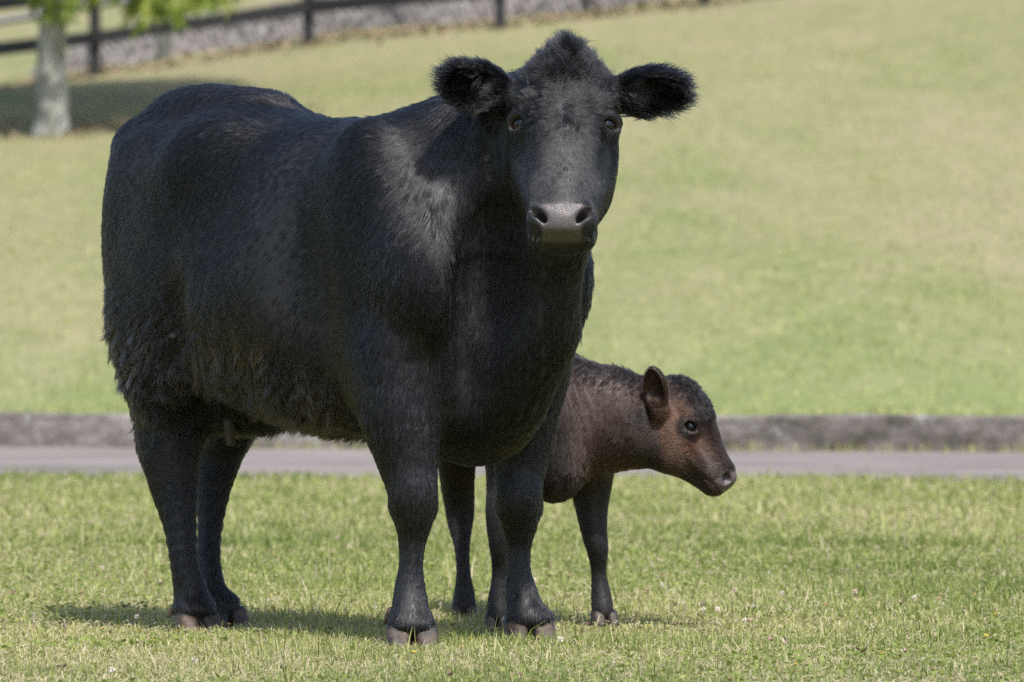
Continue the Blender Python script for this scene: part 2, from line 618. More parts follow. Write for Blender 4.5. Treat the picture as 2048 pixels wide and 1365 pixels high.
def box_between(p, q, wd, ht, up=(0, 0, 1), bev=0.08):
    """beam with chamfered edges from p to q; wd across, ht along up"""
    p = np.asarray(p, float); q = np.asarray(q, float)
    d = unit(q - p); s = unit(np.cross(d, up)); u = np.cross(s, d)
    a, b = wd / 2, ht / 2; c = min(a, b) * bev * 2
    ring = [(-a + c, -b), (a - c, -b), (a, -b + c), (a, b - c), (a - c, b), (-a + c, b), (-a, b - c), (-a, -b + c)]
    V = [p + s * x + u * y for x, y in ring] + [q + s * x + u * y for x, y in ring]
    Q = np.array([[i, (i + 1) % 8, 8 + (i + 1) % 8, 8 + i] for i in range(8)])
    caps = np.array([list(range(7, -1, -1)), list(range(8, 16))])
    return np.array(V), [Q, caps]


FENCE_BLACK = plain_mat("black_stained_timber", (0.012, 0.012, 0.013), 0.6, 0.4, 20, (6, 6, 0.6))


def build_fence():
    pts = []
    for px, by, d in ((-640, 262, 76.6), (-230, 206, 77.8), (190, 153, 79.2), (616, 92, 81.5), (1000, 58, 84.0), (1408, 12, 86.5), (1815, -35, 89.0), (2220, -80, 91.5)):
        d = hill_depth(px, by)
        x = (px - 1024) / FPX * d
        z = float(hill_z(np.array([x]), np.array([d]))[0])
        pts.append((np.array([x, d - CAM_D, z]), px, by, d))
    f = empty("board_fence", tuple(pts[0][0]))
    tag(f, "black two-rail timber fence along the top of the grassy hill", "fence")
    for i, (b, px, by, d) in enumerate(pts):
        V, F = box_between(b - [0, 0, .3], b + [0, 0, 1.15], 0.130, 0.120, (0, 1, 0))
        mesh_obj("post", V, F, FENCE_BLACK, f, False)
    for (a, *_), (b, *_) in zip(pts[:-1], pts[1:]):
        for h in (0.43, 0.93):
            off = np.array([0, -0.082, h])
            gap = unit(b - a) * 0.002
            V, F = box_between(a + off + gap, b + off - gap, 0.035, 0.150)
            mesh_obj("rail", V, F, FENCE_BLACK, f, False)
    return pts
FENCE = build_fence()


def fence_line(px):
    xs = [p[1] for p in FENCE]; ds = [p[3] for p in FENCE]
    return float(np.interp(px, xs, ds))


def rough_wall():
    """low dry-stone bank behind the fence: bumpy lumps on a sloping face"""
    r = np.random.default_rng(12)
    px = np.linspace(60, 1330, 260)
    d = np.array([fence_line(p) for p in px]) + 2.0 + 0.2 * np.sin(px * 0.02)
    x = (px - 1024) / FPX * d
    z0 = hill_z(x, d)
    rows = []
    m = 12
    top = 0.50 * np.clip((px - 40) / 160, 0.35, 1) * (1 - 0.3 * sstep(px, 1050, 1330))
    for j in range(m):
        f = j / (m - 1)
        if f <= 0.72:
            g = f / 0.72; hh = top * g; bk = 0.20 * g
        else:
            g = (f - 0.72) / 0.28; hh = top * (1 - 0.15 * g); bk = 0.20 + 0.7 * g
        lump = r.normal(size=len(px)) * 0.02 * (f > 0) + 0.03 * np.sin(px * 0.35 + j * 2.1)
        rows.append(np.stack([x, d - CAM_D + bk + lump, z0 + hh - 0.05 + r.normal(size=len(px)) * 0.02 * (f > 0)], -1))
    V = np.concatenate(rows)
    n = len(px); idx = np.arange(n * m).reshape(m, n)
    Q = np.stack([idx[:-1, :-1], idx[:-1, 1:], idx[1:, 1:], idx[1:, :-1]], -1).reshape(-1, 4)
    mt, t, b = new_mat("pale_rubble")
    tc = t.nodes.new("ShaderNodeTexCoord")
    vo = t.nodes.new("ShaderNodeTexVoronoi"); vo.inputs["Scale"].default_value = 3.2
    t.links.new(tc.outputs["Object"], vo.inputs["Vector"])
    n1 = noise_tex(t, 2.5, 6, 0.7)
    r1 = ramp(t, [(0.3, (0.15, 0.134, 0.127)), (0.55, (0.215, 0.198, 0.193)), (0.75, (0.30, 0.282, 0.277))])
    t.links.new(n1.outputs["Fac"], r1.inputs[0])
    hs = t.nodes.new('ShaderNodeHueSaturation'); hs.inputs['Saturation'].default_value = 0.06
    t.links.new(vo.outputs['Color'], hs.inputs['Color'])
    c = mixc(t, 0.18, r1.outputs[0], hs.outputs[0], 'SOFT_LIGHT')
    r2 = ramp(t, [(0.0, (1.1, 1.1, 1.1)), (0.5, (0.95, 0.95, 0.95)), (0.9, (0.4, 0.4, 0.38))])
    t.links.new(vo.outputs["Distance"], r2.inputs[0])
    c = mixc(t, 0.3, c, r2.outputs[0], 'MULTIPLY')
    t.links.new(c, b.inputs["Base Color"])
    b.inputs["Roughness"].default_value = 0.95
    return tag(mesh_obj("stone_bank", V, Q, mt, smooth=False), "low pale grey rubble stone bank running behind the black fence", "wall")
rough_wall()

def far_path():
    """pale gravel path beyond the fence on the left"""
    px = np.linspace(-400, 330, 60)
    rows = []
    for dd, dz in ((29, 0), (31, 0)):
        d = np.array([fence_line(p) for p in px]) + dd
        x = (px - 1024) / FPX * d
        rows.append(np.stack([x, d - CAM_D, hill_z(x, d) + 0.05], -1))
    n = len(px); V = np.concatenate(rows); idx = np.arange(2 * n).reshape(2, n)
    Q = np.stack([idx[0, :-1], idx[0, 1:], idx[1, 1:], idx[1, :-1]], -1)
    tag(mesh_obj("gravel_path", V, Q, plain_mat("grey_gravel", (0.17, 0.16, 0.165), 0.95, 0.3, 6)), kind='structure')
far_path()

# dry leaf litter and bare soil under the fence
def fence_litter():
    r = np.random.default_rng(5)
    N = 2200
    px = r.uniform(-100, 1500, N)
    d = np.array([fence_line(p) for p in px]) + r.normal(0.6, 0.65, N)
    x = (px - 1024) / FPX * d
    x[-600:] = r.normal(-4.6, 1.3, 600); d[-600:] = hill_depth(106, 260) + r.normal(0, 1.0, 600)
    z = hill_z(x, d) + 0.02
    ang = r.uniform(0, 6.283, N); s = r.uniform(0.02, 0.06, N)
    c = np.stack([x, d - CAM_D, z], -1)
    a = np.stack([np.cos(ang), np.sin(ang), r.normal(0, .5, N)], -1) * s[:, None]
    b = np.stack([-np.sin(ang), np.cos(ang), r.normal(0, .5, N)], -1) * s[:, None] * 0.5
    V = np.stack([c - a, c - b + [0, 0, .01], c + a, c + b + [0, 0, .01]], 1).reshape(-1, 3)
    Q = np.arange(4 * N).reshape(N, 4)
    mt, t, bb = new_mat("dry_leaf")
    n1 = noise_tex(t, 3, 3, 0.6)
    r1 = ramp(t, [(0.35, (0.16, 0.11, 0.065)), (0.65, (0.38, 0.29, 0.18))])
    t.links.new(n1.outputs["Fac"], r1.inputs[0]); t.links.new(r1.outputs[0], bb.inputs["Base Color"])
    bb.inputs["Roughness"].default_value = 0.9
    tag(mesh_obj("leaf_litter", V, Q, mt, smooth=False), "brown dry leaf litter strewn under the black fence and the tree", kind="stuff")
fence_litter()

def small_posts():
    """weathered stump by the stone bank and a thin leaning stake"""
    d = fence_line(325) + 1.5; x = (325 - 1024) / FPX * d; z = float(hill_z(np.array([x]), np.array([d]))[0])
    th = np.linspace(0, 2 * np.pi, 13)[:-1]
    rows = [np.stack([x + r_ * np.cos(th), d - CAM_D + r_ * np.sin(th), np.full(12, z + h)], -1) for r_, h in ((.085, -.1), (.08, .2), (.07, .34), (.05, .36), (.001, .355))]
    V = np.concatenate(rows); Q = np.array([[j * 12 + i, j * 12 + (i + 1) % 12, (j + 1) * 12 + (i + 1) % 12, (j + 1) * 12 + i] for j in range(4) for i in range(12)])
    tag(mesh_obj("wooden_stump", V, Q, plain_mat("weathered_wood", (0.10, 0.105, 0.085), 0.9, 0.3, 15)), "short grey-green wooden stump against the pale stone bank", "stump")
    d = fence_line(785) + 1.2; x = (785 - 1024) / FPX * d; z = float(hill_z(np.array([x]), np.array([d]))[0])
    V, F = box_between((x + .03, d - CAM_D, z + 0.12), (x - .16, d - CAM_D + .15, z + .75), 0.05, 0.05, (0, 1, 0))
    tag(mesh_obj("leaning_stake", V, F, FENCE_BLACK, smooth=False), "thin dark stake leaning over the stone bank", "stake")
    d = fence_line(1181) + 1.6; x = (1181 - 1024) / FPX * d; z = float(hill_z(np.array([x]), np.array([d]))[0])
    V, F = box_between((x, d - CAM_D, z - 0.1), (x, d - CAM_D, z + .95), 0.06, 0.06, (0, 1, 0))
    tag(mesh_obj("thin_post", V, F, plain_mat("grey_timber", (0.05, 0.05, 0.05), 0.8), smooth=False), "thin grey post standing behind the black fence near the cow's head", "post")
small_posts()


def build_tree():
    d = hill_depth(106, 272); bx = (106 - 1024) / FPX * d
    bz = float(hill_z(np.array([bx]), np.array([d]))[0])
    base = np.array([bx, d - CAM_D, bz])
    root = empty("tree", tuple(base))
    tag(root, "young tree with pale lichen-grey trunk and drooping bright green leaves beside the fence", "tree")
    r = np.random.default_rng(21)
    def tube(pts, rad, ns=14):
        V = []; Q = []
        pts = [np.asarray(p, float) for p in pts]
        for i, p in enumerate(pts):
            dd = unit(pts[min(i + 1, len(pts) - 1)] - pts[max(i - 1, 0)])
            s = unit(np.cross(dd, (0.3, 1, 0.1))); u = np.cross(dd, s)
            for k in range(ns):
                a = 2 * math.pi * k / ns
                rr = rad[i] * (1 + 0.06 * math.sin(3 * a + i) + 0.04 * r.normal())
                V.append(p + rr * (math.cos(a) * s + math.sin(a) * u))
            if i:
                Q += [[(i - 1) * ns + k, (i - 1) * ns + (k + 1) % ns, i * ns + (k + 1) % ns, i * ns + k] for k in range(ns)]
        return np.array(V), np.array(Q)
    m, t, b = new_mat("lichen_bark")
    n1 = noise_tex(t, 7, 7, 0.7, stretch=(1, 1, 0.35)); n2 = noise_tex(t, 26, 6, 0.7)
    r1 = ramp(t, [(0.38, (0.15, 0.15, 0.122)), (0.5, (0.29, 0.29, 0.25)), (0.62, (0.42, 0.42, 0.38))])
    t.links.new(n1.outputs["Fac"], r1.inputs[0])
    r2 = ramp(t, [(0.3, (0.6, 0.6, 0.57)), (0.7, (1.15, 1.15, 1.15))]); t.links.new(n2.outputs["Fac"], r2.inputs[0])
    t.links.new(mixc(t, 0.8, r1.outputs[0], r2.outputs[0], 'MULTIPLY'), b.inputs["Base Color"])
    b.inputs["Roughness"].default_value = 0.95
    bump(t, b, n2.outputs["Fac"], 0.6, 0.03)
    B = base
    V, Q = tube([B + [0, 0, -.1], B + [0, 0, .05], B + [-.01, 0, .25], B + [-.02, 0, .6], B + [-.01, 0, 1.0], B + [.0, .0, 1.35], B + [.03, 0, 1.8], B + [.0, .25, 2.6], B + [-.1, .9, 3.6], B + [-.2, 1.5, 4.4]],
                [.21, .185, .155, .14, .125, .108, .095, .08, .06, .03])
    mesh_obj("trunk", V, Q, m, root)
    tips = []
    for i in range(9):
        a = 2 * math.pi * i / 9 + r.normal() * .2
        h = 1.55 + 0.17 * i
        L = r.uniform(1.0, 1.7)
        p0 = B + [0, 0, h]
        p1 = p0 + [math.cos(a) * L * .4, math.sin(a) * L * .4, .35]
        p2 = p0 + [math.cos(a) * L * .85, math.sin(a) * L * .85, .75 * r.uniform(.4, 1.1)]
        p3 = p0 + [math.cos(a) * L * 1.25, math.sin(a) * L * 1.25, .6 * r.uniform(.0, 1)]
        V, Q = tube([p0, p1, p2, p3], [.05, .038, .025, .01], 7)
        mesh_obj("branch", V, Q, m, root)
        tips += [p1, p2, p3, p2 + r.normal(size=3) * .2]
    # drooping compound leaves: sprays of long leaflets
    sprays = []
    for p in tips:
        for _ in range(16):
            sprays.append(p + r.normal(size=3) * [.42, .42, .30])
    for _ in range(18000):
        v = unit(r.normal(size=3)); rr = r.uniform(.35, 1) ** .5
        q = B + [-0.7, 4.6, 4.6] + v * rr * [3.0, 8.0, 1.5]
        sprays.append(q)
    # low-hanging sprays that dip into view by the trunk and to its right
    for cx, cy, n_, sx, sy in ((110, 12, 6, 20, 12), (150, 0, 5, 20, 12), (285, -8, 9, 24, 18), (330, 6, 12, 26, 16), (395, -8, 9, 24, 14), (240, -35, 14, 40, 12), (430, -28, 8, 16, 14), (60, -28, 10, 40, 12)):
        for _ in range(n_):
            Y = d - CAM_D + r.normal(-.35, .45)
            sprays.append(W(cx + r.normal() * sx, cy + r.normal() * sy - 12, Y))
    VV = []; TT = []
    tone = []
    for p in sprays:
        a = r.uniform(0, 6.283)
        out = np.array([math.cos(a), math.sin(a), -.5 - r.random()])
        out = unit(out)
        tn = np.clip(r.normal(.5, .22), 0, 1)
        for k in range(7):
            st = p + out * 0.03 * k
            dirn = unit(out + r.normal(size=3) * .55 + [0, 0, -.35])
            L = r.uniform(.11, .23); wv = L * .16
            sd = unit(np.cross(dirn, r.normal(size=3)))
            nn = np.cross(sd, dirn)
            i0 = len(VV)
            VV += [st, st + dirn * L * .4 + sd * wv, st + dirn * L * .45 + nn * wv * .35, st + dirn * L * .4 - sd * wv, st + dirn * L - nn * .02]
            TT += [[i0, i0 + 1, i0 + 2], [i0, i0 + 2, i0 + 3], [i0 + 1, i0 + 4, i0 + 2], [i0 + 2, i0 + 4, i0 + 3]]
            tone += [tn] * 5
    lm = leaf_mat("tree_leaf", [(0.0, (0.06, 0.10, 0.020)), (0.5, (0.20, 0.27, 0.045)), (1.0, (0.44, 0.46, 0.11))], "tone", 0.45)
    mesh_obj("crown", np.array(VV), np.array(TT), lm, root, False, {"tone": np.array(tone)})


def leaf_mat(name, stops, attr, trans=0.4, rough=0.5):
    m, t, b = new_mat(name)
    at = t.nodes.new("ShaderNodeAttribute"); at.attribute_name = attr
    r1 = ramp(t, stops)
    t.links.new(at.outputs["Fac"], r1.inputs[0])
    t.links.new(r1.outputs[0], b.inputs["Base Color"])
    b.inputs["Roughness"].default_value = rough
    b.inputs["Specular IOR Level"].default_value = 0.3
    tr = t.nodes.new("ShaderNodeBsdfTranslucent")
    hs = t.nodes.new("ShaderNodeHueSaturation"); hs.inputs["Saturation"].default_value = 1.1; hs.inputs["Value"].default_value = 1.0
    t.links.new(r1.outputs[0], hs.inputs["Color"]); t.links.new(hs.outputs[0], tr.inputs["Color"])
    mx = t.nodes.new("ShaderNodeMixShader"); mx.inputs[0].default_value = trans
    t.links.new(b.outputs[0], mx.inputs[1]); t.links.new(tr.outputs[0], mx.inputs[2])
    t.links.new(mx.outputs[0], t.nodes["Material Output"].inputs[0])
    return m
build_tree()


# ------------------------------------------------------------------ animal materials
def hide_mat(name, base, nose, pink, rough=0.55):
    """bare hide under the fur; 'nose' attribute marks the moist muzzle skin, 'lid' the eyelid rims"""
    m, t, b = new_mat(name)
    def A(n):
        a = t.nodes.new("ShaderNodeAttribute"); a.attribute_name = n
        return a.outputs["Fac"]
    n1 = noise_tex(t, 9, 5, 0.6); n2 = noise_tex(t, 260, 3, 0.5)
    tc = t.nodes.new("ShaderNodeTexCoord")
    vo = t.nodes.new("ShaderNodeTexVoronoi"); vo.inputs["Scale"].default_value = 520
    t.links.new(tc.outputs["Object"], vo.inputs["Vector"])
    if len(base) == 2:
        rb = ramp(t, [(0.3, base[0]), (0.7, base[1])])
        t.links.new(n1.outputs["Fac"], rb.inputs[0])
    else:
        rb = ramp(t, base)
        t.links.new(A("tint"), rb.inputs[0])
    rn = ramp(t, [(0.3, tuple(c * 0.65 for c in nose)), (0.7, tuple(c * 1.3 for c in nose))])
    t.links.new(n2.outputs["Fac"], rn.inputs[0])
    c = mixc(t, A("nose"), rb.outputs[0], rn.outputs[0])
    c = mixc(t, A("lid"), c, pink)
    t.links.new(c, b.inputs["Base Color"])
    mr = t.nodes.new("ShaderNodeMapRange")
    t.links.new(A("nose"), mr.inputs[0]); mr.inputs[3].default_value = rough; mr.inputs[4].default_value = 0.33
    t.links.new(mr.outputs[0], b.inputs["Roughness"])
    mu = t.nodes.new("ShaderNodeMath"); mu.operation = 'MULTIPLY'
    t.links.new(vo.outputs["Distance"], mu.inputs[0]); t.links.new(A("nose"), mu.inputs[1])
    bump(t, b, mu.outputs[0], 0.28, 0.003)
    return m


def eye_mat(name, iris):
    m, t, b = new_mat(name)
    at = t.nodes.new("ShaderNodeAttribute"); at.attribute_name = "ring"
    r = ramp(t, [(0.0, (0.002, 0.002, 0.003)), (0.40, (0.002, 0.002, 0.003)), (0.46, iris), (0.84, tuple(c * 0.6 for c in iris)), (0.91, (0.02, 0.017, 0.016)), (0.97, (0.11, 0.095, 0.09)), (1.0, (0.20, 0.17, 0.165))])
    t.links.new(at.outputs["Fac"], r.inputs[0])
    t.links.new(r.outputs[0], b.inputs["Base Color"])
    b.inputs["Roughness"].default_value = 0.06
    b.inputs["Coat Weight"].default_value = 0.5
    b.inputs["Specular IOR Level"].default_value = 0.35
    b.inputs["Coat Roughness"].default_value = 0.02
    return m


def eyeball(c, r, look, mat, parent, irisang=1.45, up=(0, 0, 1)):
    look = unit(look); s = unit(np.cross(up, look)); u = np.cross(look, s)
    nu, nv = 36, 26
    V = []; ring = []
    for j in range(nv + 1):
        th = math.pi * j / nv
        for i in range(nu):
            a = 2 * math.pi * i / nu
            k = 1 + 0.05 * math.exp(-(th / 0.55) ** 2)
            V.append(c + r * k * (math.cos(th) * look + math.sin(th) * (math.cos(a) * s + math.sin(a) * u)))
            # horizontal oval pupil
            e = math.sqrt((math.cos(a) * 0.85) ** 2 + (math.sin(a) * 1.1) ** 2)
            ring.append(min(th / irisang * (e if th < irisang * .6 else 1.0) * 0.86, 1.0))
    Q = np.array([[j * nu + i, (j + 1) * nu + i, (j + 1) * nu + (i + 1) % nu, j * nu + (i + 1) % nu] for j in range(nv) for i in range(nu)])
    return mesh_obj("eye", np.array(V), Q, mat, parent, True, {"ring": np.array(ring)})


def hoof_part(p, fwd, wid, hgt, length, mat, parent, vox=0.004, splay=0.12):
    """cloven hoof: two pointed claws side by side, plus two dewclaws behind. p = ground point under the foot"""
    fwd = unit(np.array([fwd[0], fwd[1], 0.0])); up = np.array([0, 0, 1.0]); sd = np.cross(up, fwd)
    S = Solid()
    for s in (-1, 1):
        f2 = unit(fwd + sd * s * splay)
        s2 = np.cross(up, f2)
        c = (p + sd * s * wid * 0.262).astype(np.float32)
        AX = np.stack([f2, s2, up]).astype(np.float32)
        def claw(q, c=c, AX=AX, s=s):
            x, y, z = ((q - c) @ AX.T).T
            tz = np.clip(z / hgt, 0, 1.2)
            hx = length * 0.5 * (1 - 0.16 * tz); hy = wid * 0.262 * (1 - 0.10 * tz) * (1 - 0.30 * np.clip(x / length + 0.05, 0, 1))
            rr = (np.abs((x + 0.03 * length * tz) / hx) ** 2.3 + np.abs(y / hy) ** 2.6) ** (1 / 2.4)
            d = (rr - 1) * wid * 0.24
            front = (z - hgt * 1.05 + (x - 0.12 * length) * hgt * 2.3 / length) * 0.70
            roof = z - hgt * 1.1
            for o in (front, roof, -z):
                h = np.maximum(0.010 - np.abs(d - o), 0) / 0.010
                d = np.maximum(d, o) + h * h * 0.0025
            return d
        S.add(claw, c + up * hgt * 0.5, length * 0.75, 0.003)
    lo = p - np.array([1, 1, 0.02]) * max(length, wid) * 1.0; hi = p + np.array([max(length, wid)] * 2 + [hgt * 1.7])
    lo[2] = p[2] - 0.012
    V, Q, N = S.mesh(lo, hi, vox)
    h = (V[:, 2] - p[2]) / hgt
    return mesh_obj("hoof", V, Q, mat, parent, True, {"h": np.clip(h, 0, 1)})


def hoof_mat(name, dark, tan):
    m, t, b = new_mat(name)
    at = t.nodes.new("ShaderNodeAttribute"); at.attribute_name = "h"
    n1 = noise_tex(t, 28, 5, 0.65, stretch=(1, 1, 0.5)); n2 = noise_tex(t, 130, 4, 0.7, stretch=(0.3, 0.3, 2.5))
    r1 = ramp(t, [(0.36, dark), (0.48, tuple(0.5 * (a + b_) for a, b_ in zip(dark, tan))), (0.62, tan)])
    t.links.new(n1.outputs["Fac"], r1.inputs[0])
    r2 = ramp(t, [(0.3, (0.6, 0.6, 0.6)), (0.7, (1.2, 1.2, 1.2))]); t.links.new(n2.outputs["Fac"], r2.inputs[0])
    c = mixc(t, 0.9, r1.outputs[0], r2.outputs[0], 'MULTIPLY')
    rh = ramp(t, [(0.80, (0, 0, 0)), (0.98, (1, 1, 1))]); t.links.new(at.outputs["Fac"], rh.inputs[0])
    c = mixc(t, rh.outputs[0], c, tuple(v * 0.5 for v in dark))
    t.links.new(c, b.inputs["Base Color"])
    b.inputs["Roughness"].default_value = 0.5
    bump(t, b, n2.outputs["Fac"], 0.5, 0.004)
    return m


def dewclaws(S_list, ankle, fwd, r, mat, parent):
    fwd = unit(np.array([fwd[0], fwd[1], 0.0])); sd = np.cross([0, 0, 1.0], fwd)
    for s in (-1, 1):
        S = Solid()
        a = ankle - fwd * r * 0.95 + sd * s * r * 0.62
        b = a - fwd * 0.020 + np.array([0, 0, -0.026]) + sd * s * 0.006
        S.cone(a, b, 0.0125, 0.007, 0.01)
        V, Q, N = S.mesh(np.minimum(a, b) - 0.03, np.maximum(a, b) + 0.03, 0.004)
        mesh_obj("dewclaw", V, Q, mat, parent, True, {"h": np.full(len(V), 0.3)})


CALF_STOPS = [(0.0, (0.007, 0.0062, 0.0065)), (0.3, (0.018, 0.0115, 0.0098)), (0.6, (0.043, 0.0225, 0.0155)), (1.0, (0.100, 0.044, 0.025))]
HIDE_COW = hide_mat("cow_hide", [(0.006, 0.006, 0.007), (0.010, 0.010, 0.011)], (0.088, 0.073, 0.073), (0.060, 0.038, 0.028))
HIDE_CALF = hide_mat("calf_hide", CALF_STOPS, (0.095, 0.074, 0.076), (0.16, 0.12, 0.11))
HAIR_COW = hair_mat("cow_hair", [(0.0, (0.0055, 0.0055, 0.0066)), (0.35, (0.018, 0.0155, 0.015)), (1.0, (0.075, 0.053, 0.040))], 0.265, 0.48, 0.0, 1.39)
HAIR_CALF = hair_mat("calf_hair", CALF_STOPS, 0.36, 0.5, 0.0, 1.38)
EYE_COW = eye_mat("cow_eye", (0.022, 0.011, 0.006))
EYE_CALF = eye_mat("calf_eye", (0.010, 0.009, 0.011))
HOOF = hoof_mat("hoof_horn", (0.028, 0.025, 0.024), (0.115, 0.074, 0.048))
HOOF_DARK = hoof_mat("dark_hoof_horn", (0.012, 0.011, 0.011), (0.09, 0.065, 0.05))
VOX = 0.008 if QUICK else 0.005

# ------------------------------------------------------------------ the cow
# body frame: u forward, v to the cow's left, w up; u = 0 under the hind feet
FX, FY = 0.615, -0.789
ORG = np.array([-0.78, 0.80, 0.0])
BODY_AX = np.array([[FX, FY, 0], [-FY, FX, 0], [0, 0, 1]])


def T(u, v, w_):
    return ORG + BODY_AX.T @ np.array([u, v, w_])


def body_coords(p):
    return (p - ORG) @ BODY_AX.T


# head frame: a from poll to nose, n out of the face, s to screen right
HO = W(1129, 112, -0.40)
HA = unit(np.array([-0.02, -0.53, -0.85]))
HS = unit(np.array([1.0, -0.03, 0.0])); HS = unit(HS - HA * (HS @ HA))
HN = np.cross(HS, HA); HN = HN if HN[1] < 0 else -HN
HEAD_AX = np.stack([HS, HA, HN])


def H(s, a, n):
    return HO + HS * s + HA * a + HN * n


def head_coords(p):
    return (p - HO) @ HEAD_AX.T


COW_EYES = [H(-0.100, 0.151, -0.068), H(0.100, 0.154, -0.068)]
COW_LOOK = [unit(-0.62 * HS + 0.78 * HN + 0.10 * HA), unit(0.62 * HS + 0.78 * HN + 0.10 * HA)]

FEET = {  # ground points
    'fr': W(822, 1300, -0.24), 'fl': W(1062, 1284, 0.10), 'hr': W(388, 1265, 0.63), 'hl': W(440, 1252, 0.95)}
for k in FEET: FEET[k][2] = 0.0


hoof_dirs = {'fr': unit(np.array([0.10, -1, 0])), 'fl': unit(np.array([0.18, -1, 0])), 'hr': unit(np.array([0.35, -1, 0])), 'hl': unit(np.array([0.5, -1, 0]))}


def build_cow_solid():
    S = Solid()
    st = np.array([  # u, top, bottom, half width, exponent
        (-0.255, 1.16, 1.00, 0.05, 2.0), (-0.235, 1.220, 0.93, 0.105, 2.2), (-0.18, 1.275, 0.84, 0.165, 2.3), (-0.08, 1.315, 0.74, 0.220, 2.25),
        (0.05, 1.338, 0.66, 0.250, 2.15), (0.20, 1.338, 0.60, 0.285, 2.2), (0.35, 1.312, 0.555, 0.318, 2.25), (0.50, 1.288, 0.520, 0.338, 2.1),
        (0.65, 1.283, 0.505, 0.345, 2.2), (0.80, 1.288, 0.515, 0.325, 2.2), (0.95, 1.305, 0.53, 0.290, 2.1), (1.08, 1.290, 0.54, 0.252, 2.1),
        (1.20, 1.22, 0.58, 0.205, 2.0), (1.30, 1.10, 0.70, 0.12, 2.0), (1.335, 1.0, 0.85, 0.05, 2.0)], np.float32)
    us = np.linspace(-0.265, 1.345, 330)
    # smooth the station curves
    def curve(col):
        y = np.interp(us, st[:, 0], st[:, col])
        kx = np.arange(-16, 17); g = np.exp(-(kx / 7.0) ** 2); g /= g.sum()
        return np.convolve(np.pad(y, 16, 'edge'), g, 'valid')
    top, bot, hw, ex = [curve(i) for i in (1, 2, 3, 4)]
    A = BODY_AX.astype(np.float32); O = ORG.astype(np.float32)
    def loft(p):
        q = (p - O) @ A.T
        u = np.clip(q[:, 0], -0.265, 1.345)
        tt, bb, ww, ee = [np.interp(u, us, c) for c in (top, bot, hw, ex)]
        # widest a bit below the middle
        mid = bb + (tt - bb) * 0.47
        hgt = np.where(q[:, 2] > mid, tt - mid, mid - bb)
        x = np.abs(q[:, 1]) / ww; z = np.abs(q[:, 2] - mid) / hgt
        r = (x ** ee + z ** ee) ** (1 / ee)
        d = (r - 1) * np.minimum(ww, hgt) * 0.9
        over = np.abs(q[:, 0] - u)
        return np.where(over > 0, np.maximum(d, 0) * 0.7 + over, d)
    S.add(loft, T(0.52, 0, 0.93), 1.06, 0.05)
    B = BODY_AX
    def E(u, v, w_, r, k=0.06, op='u', tilt=0):
        ax = B
        if tilt:
            c, s = math.cos(tilt), math.sin(tilt)
            ax = np.stack([B[0] * c + B[2] * s, B[1], -B[0] * s + B[2] * c])
        S.ell(T(u, v, w_), r, ax, k, op)
    CARVE = []
    for sg in (-1, 1):
        E(0.28, sg * 0.175, 1.168, (0.13, 0.08, 0.075), 0.15)                 # hook bones
        E(-0.165, sg * 0.095, 1.225, (0.07, 0.05, 0.05), 0.09)                # pin bones
        E(0.015, sg * 0.150, 0.94, (0.185, 0.086, 0.29), 0.12, tilt=0.1)      # thigh
        E(0.10, sg * 0.185, 0.80, (0.15, 0.085, 0.24), 0.10, tilt=-0.35)       # stifle
        E(0.44, sg * 0.425, 1.12, (0.16, 0.10, 0.16), 0.18, 's')               # flank hollow
        E(1.02, sg * (0.205 if sg < 0 else 0.212), 0.98, (0.165, 0.095, 0.30), 0.10, tilt=0.30)       # shoulder blade
        E(1.17, sg * (0.195 if sg < 0 else 0.172), 0.90, (0.14, 0.100, 0.17), 0.09)                   # shoulder point
        E(1.02, sg * (0.205 if sg < 0 else 0.18), 0.70, (0.115, 0.085, 0.17), 0.08)                  # forearm root
        CARVE.append((1.298, sg * 0.125, 0.69, (0.055, 0.028, 0.15), 0.09, 's'))
        CARVE.append((1.330, sg * 0.115, 0.92, (0.070, 0.045, 0.12), 0.12, 's'))
        E(0.86, sg * 0.418, 0.83, (0.085, 0.10, 0.32), 0.10, 's', 0.2)
        E(1.00, sg * (0.232 if sg < 0 else 0.21), 0.80, (0.085, 0.045, 0.13), 0.05, 'u', 0.3)
        E(0.25, sg * 0.335, 0.72, (0.05, 0.06, 0.17), 0.07, 's', -0.35)           # groove behind the shoulder
    E(0.06, 0, 1.318, (0.24, 0.07, 0.05), 0.09)                                # sacrum ridge
    E(-0.235, 0, 1.22, (0.06, 0.045, 0.05), 0.07)                               # tail head
    E(1.17, 0.0, 0.66, (0.17, 0.150, 0.185), 0.09)                             # brisket
    E(1.10, 0.0, 0.56, (0.15, 0.11, 0.11), 0.08)
    E(1.26, -0.01, 0.82, (0.13, 0.145, 0.20), 0.10)                               # breast
    # neck and throat
    nsq = (np.array([0.9, 0.25, 0.0]), 0.80)
    S.cone(T(1.02, 0, 1.02), W(1070, 325, -0.13), 0.235, 0.185, 0.12, nsq)
    S.cone(W(1070, 325, -0.13), H(0, 0.11, -0.18), 0.185, 0.125, 0.08, nsq)
    S.cone(W(1095, 400, -0.22), W(1068, 620, -0.22), 0.125, 0.115, 0.13, (np.array([0.9, 0.25, 0]), 0.86))
    S.cone(W(1065, 620, -0.22), T(1.23, 0.0, 0.66), 0.11, 0.12, 0.09)
    S.cone(H(0.0, 0.30, -0.20), W(1085, 560, -0.29), 0.085, 0.080, 0.07)
    S.cone(W(850, 353, 0.02), W(1060, 222, -0.26), 0.14, 0.08, 0.10)          # crest
    for c_ in CARVE: E(*c_)
    # legs (world spots measured at the depth each leg stands at)
    Yr, Yl, Yhr, Yhl = -0.24, 0.10, 0.63, 0.95
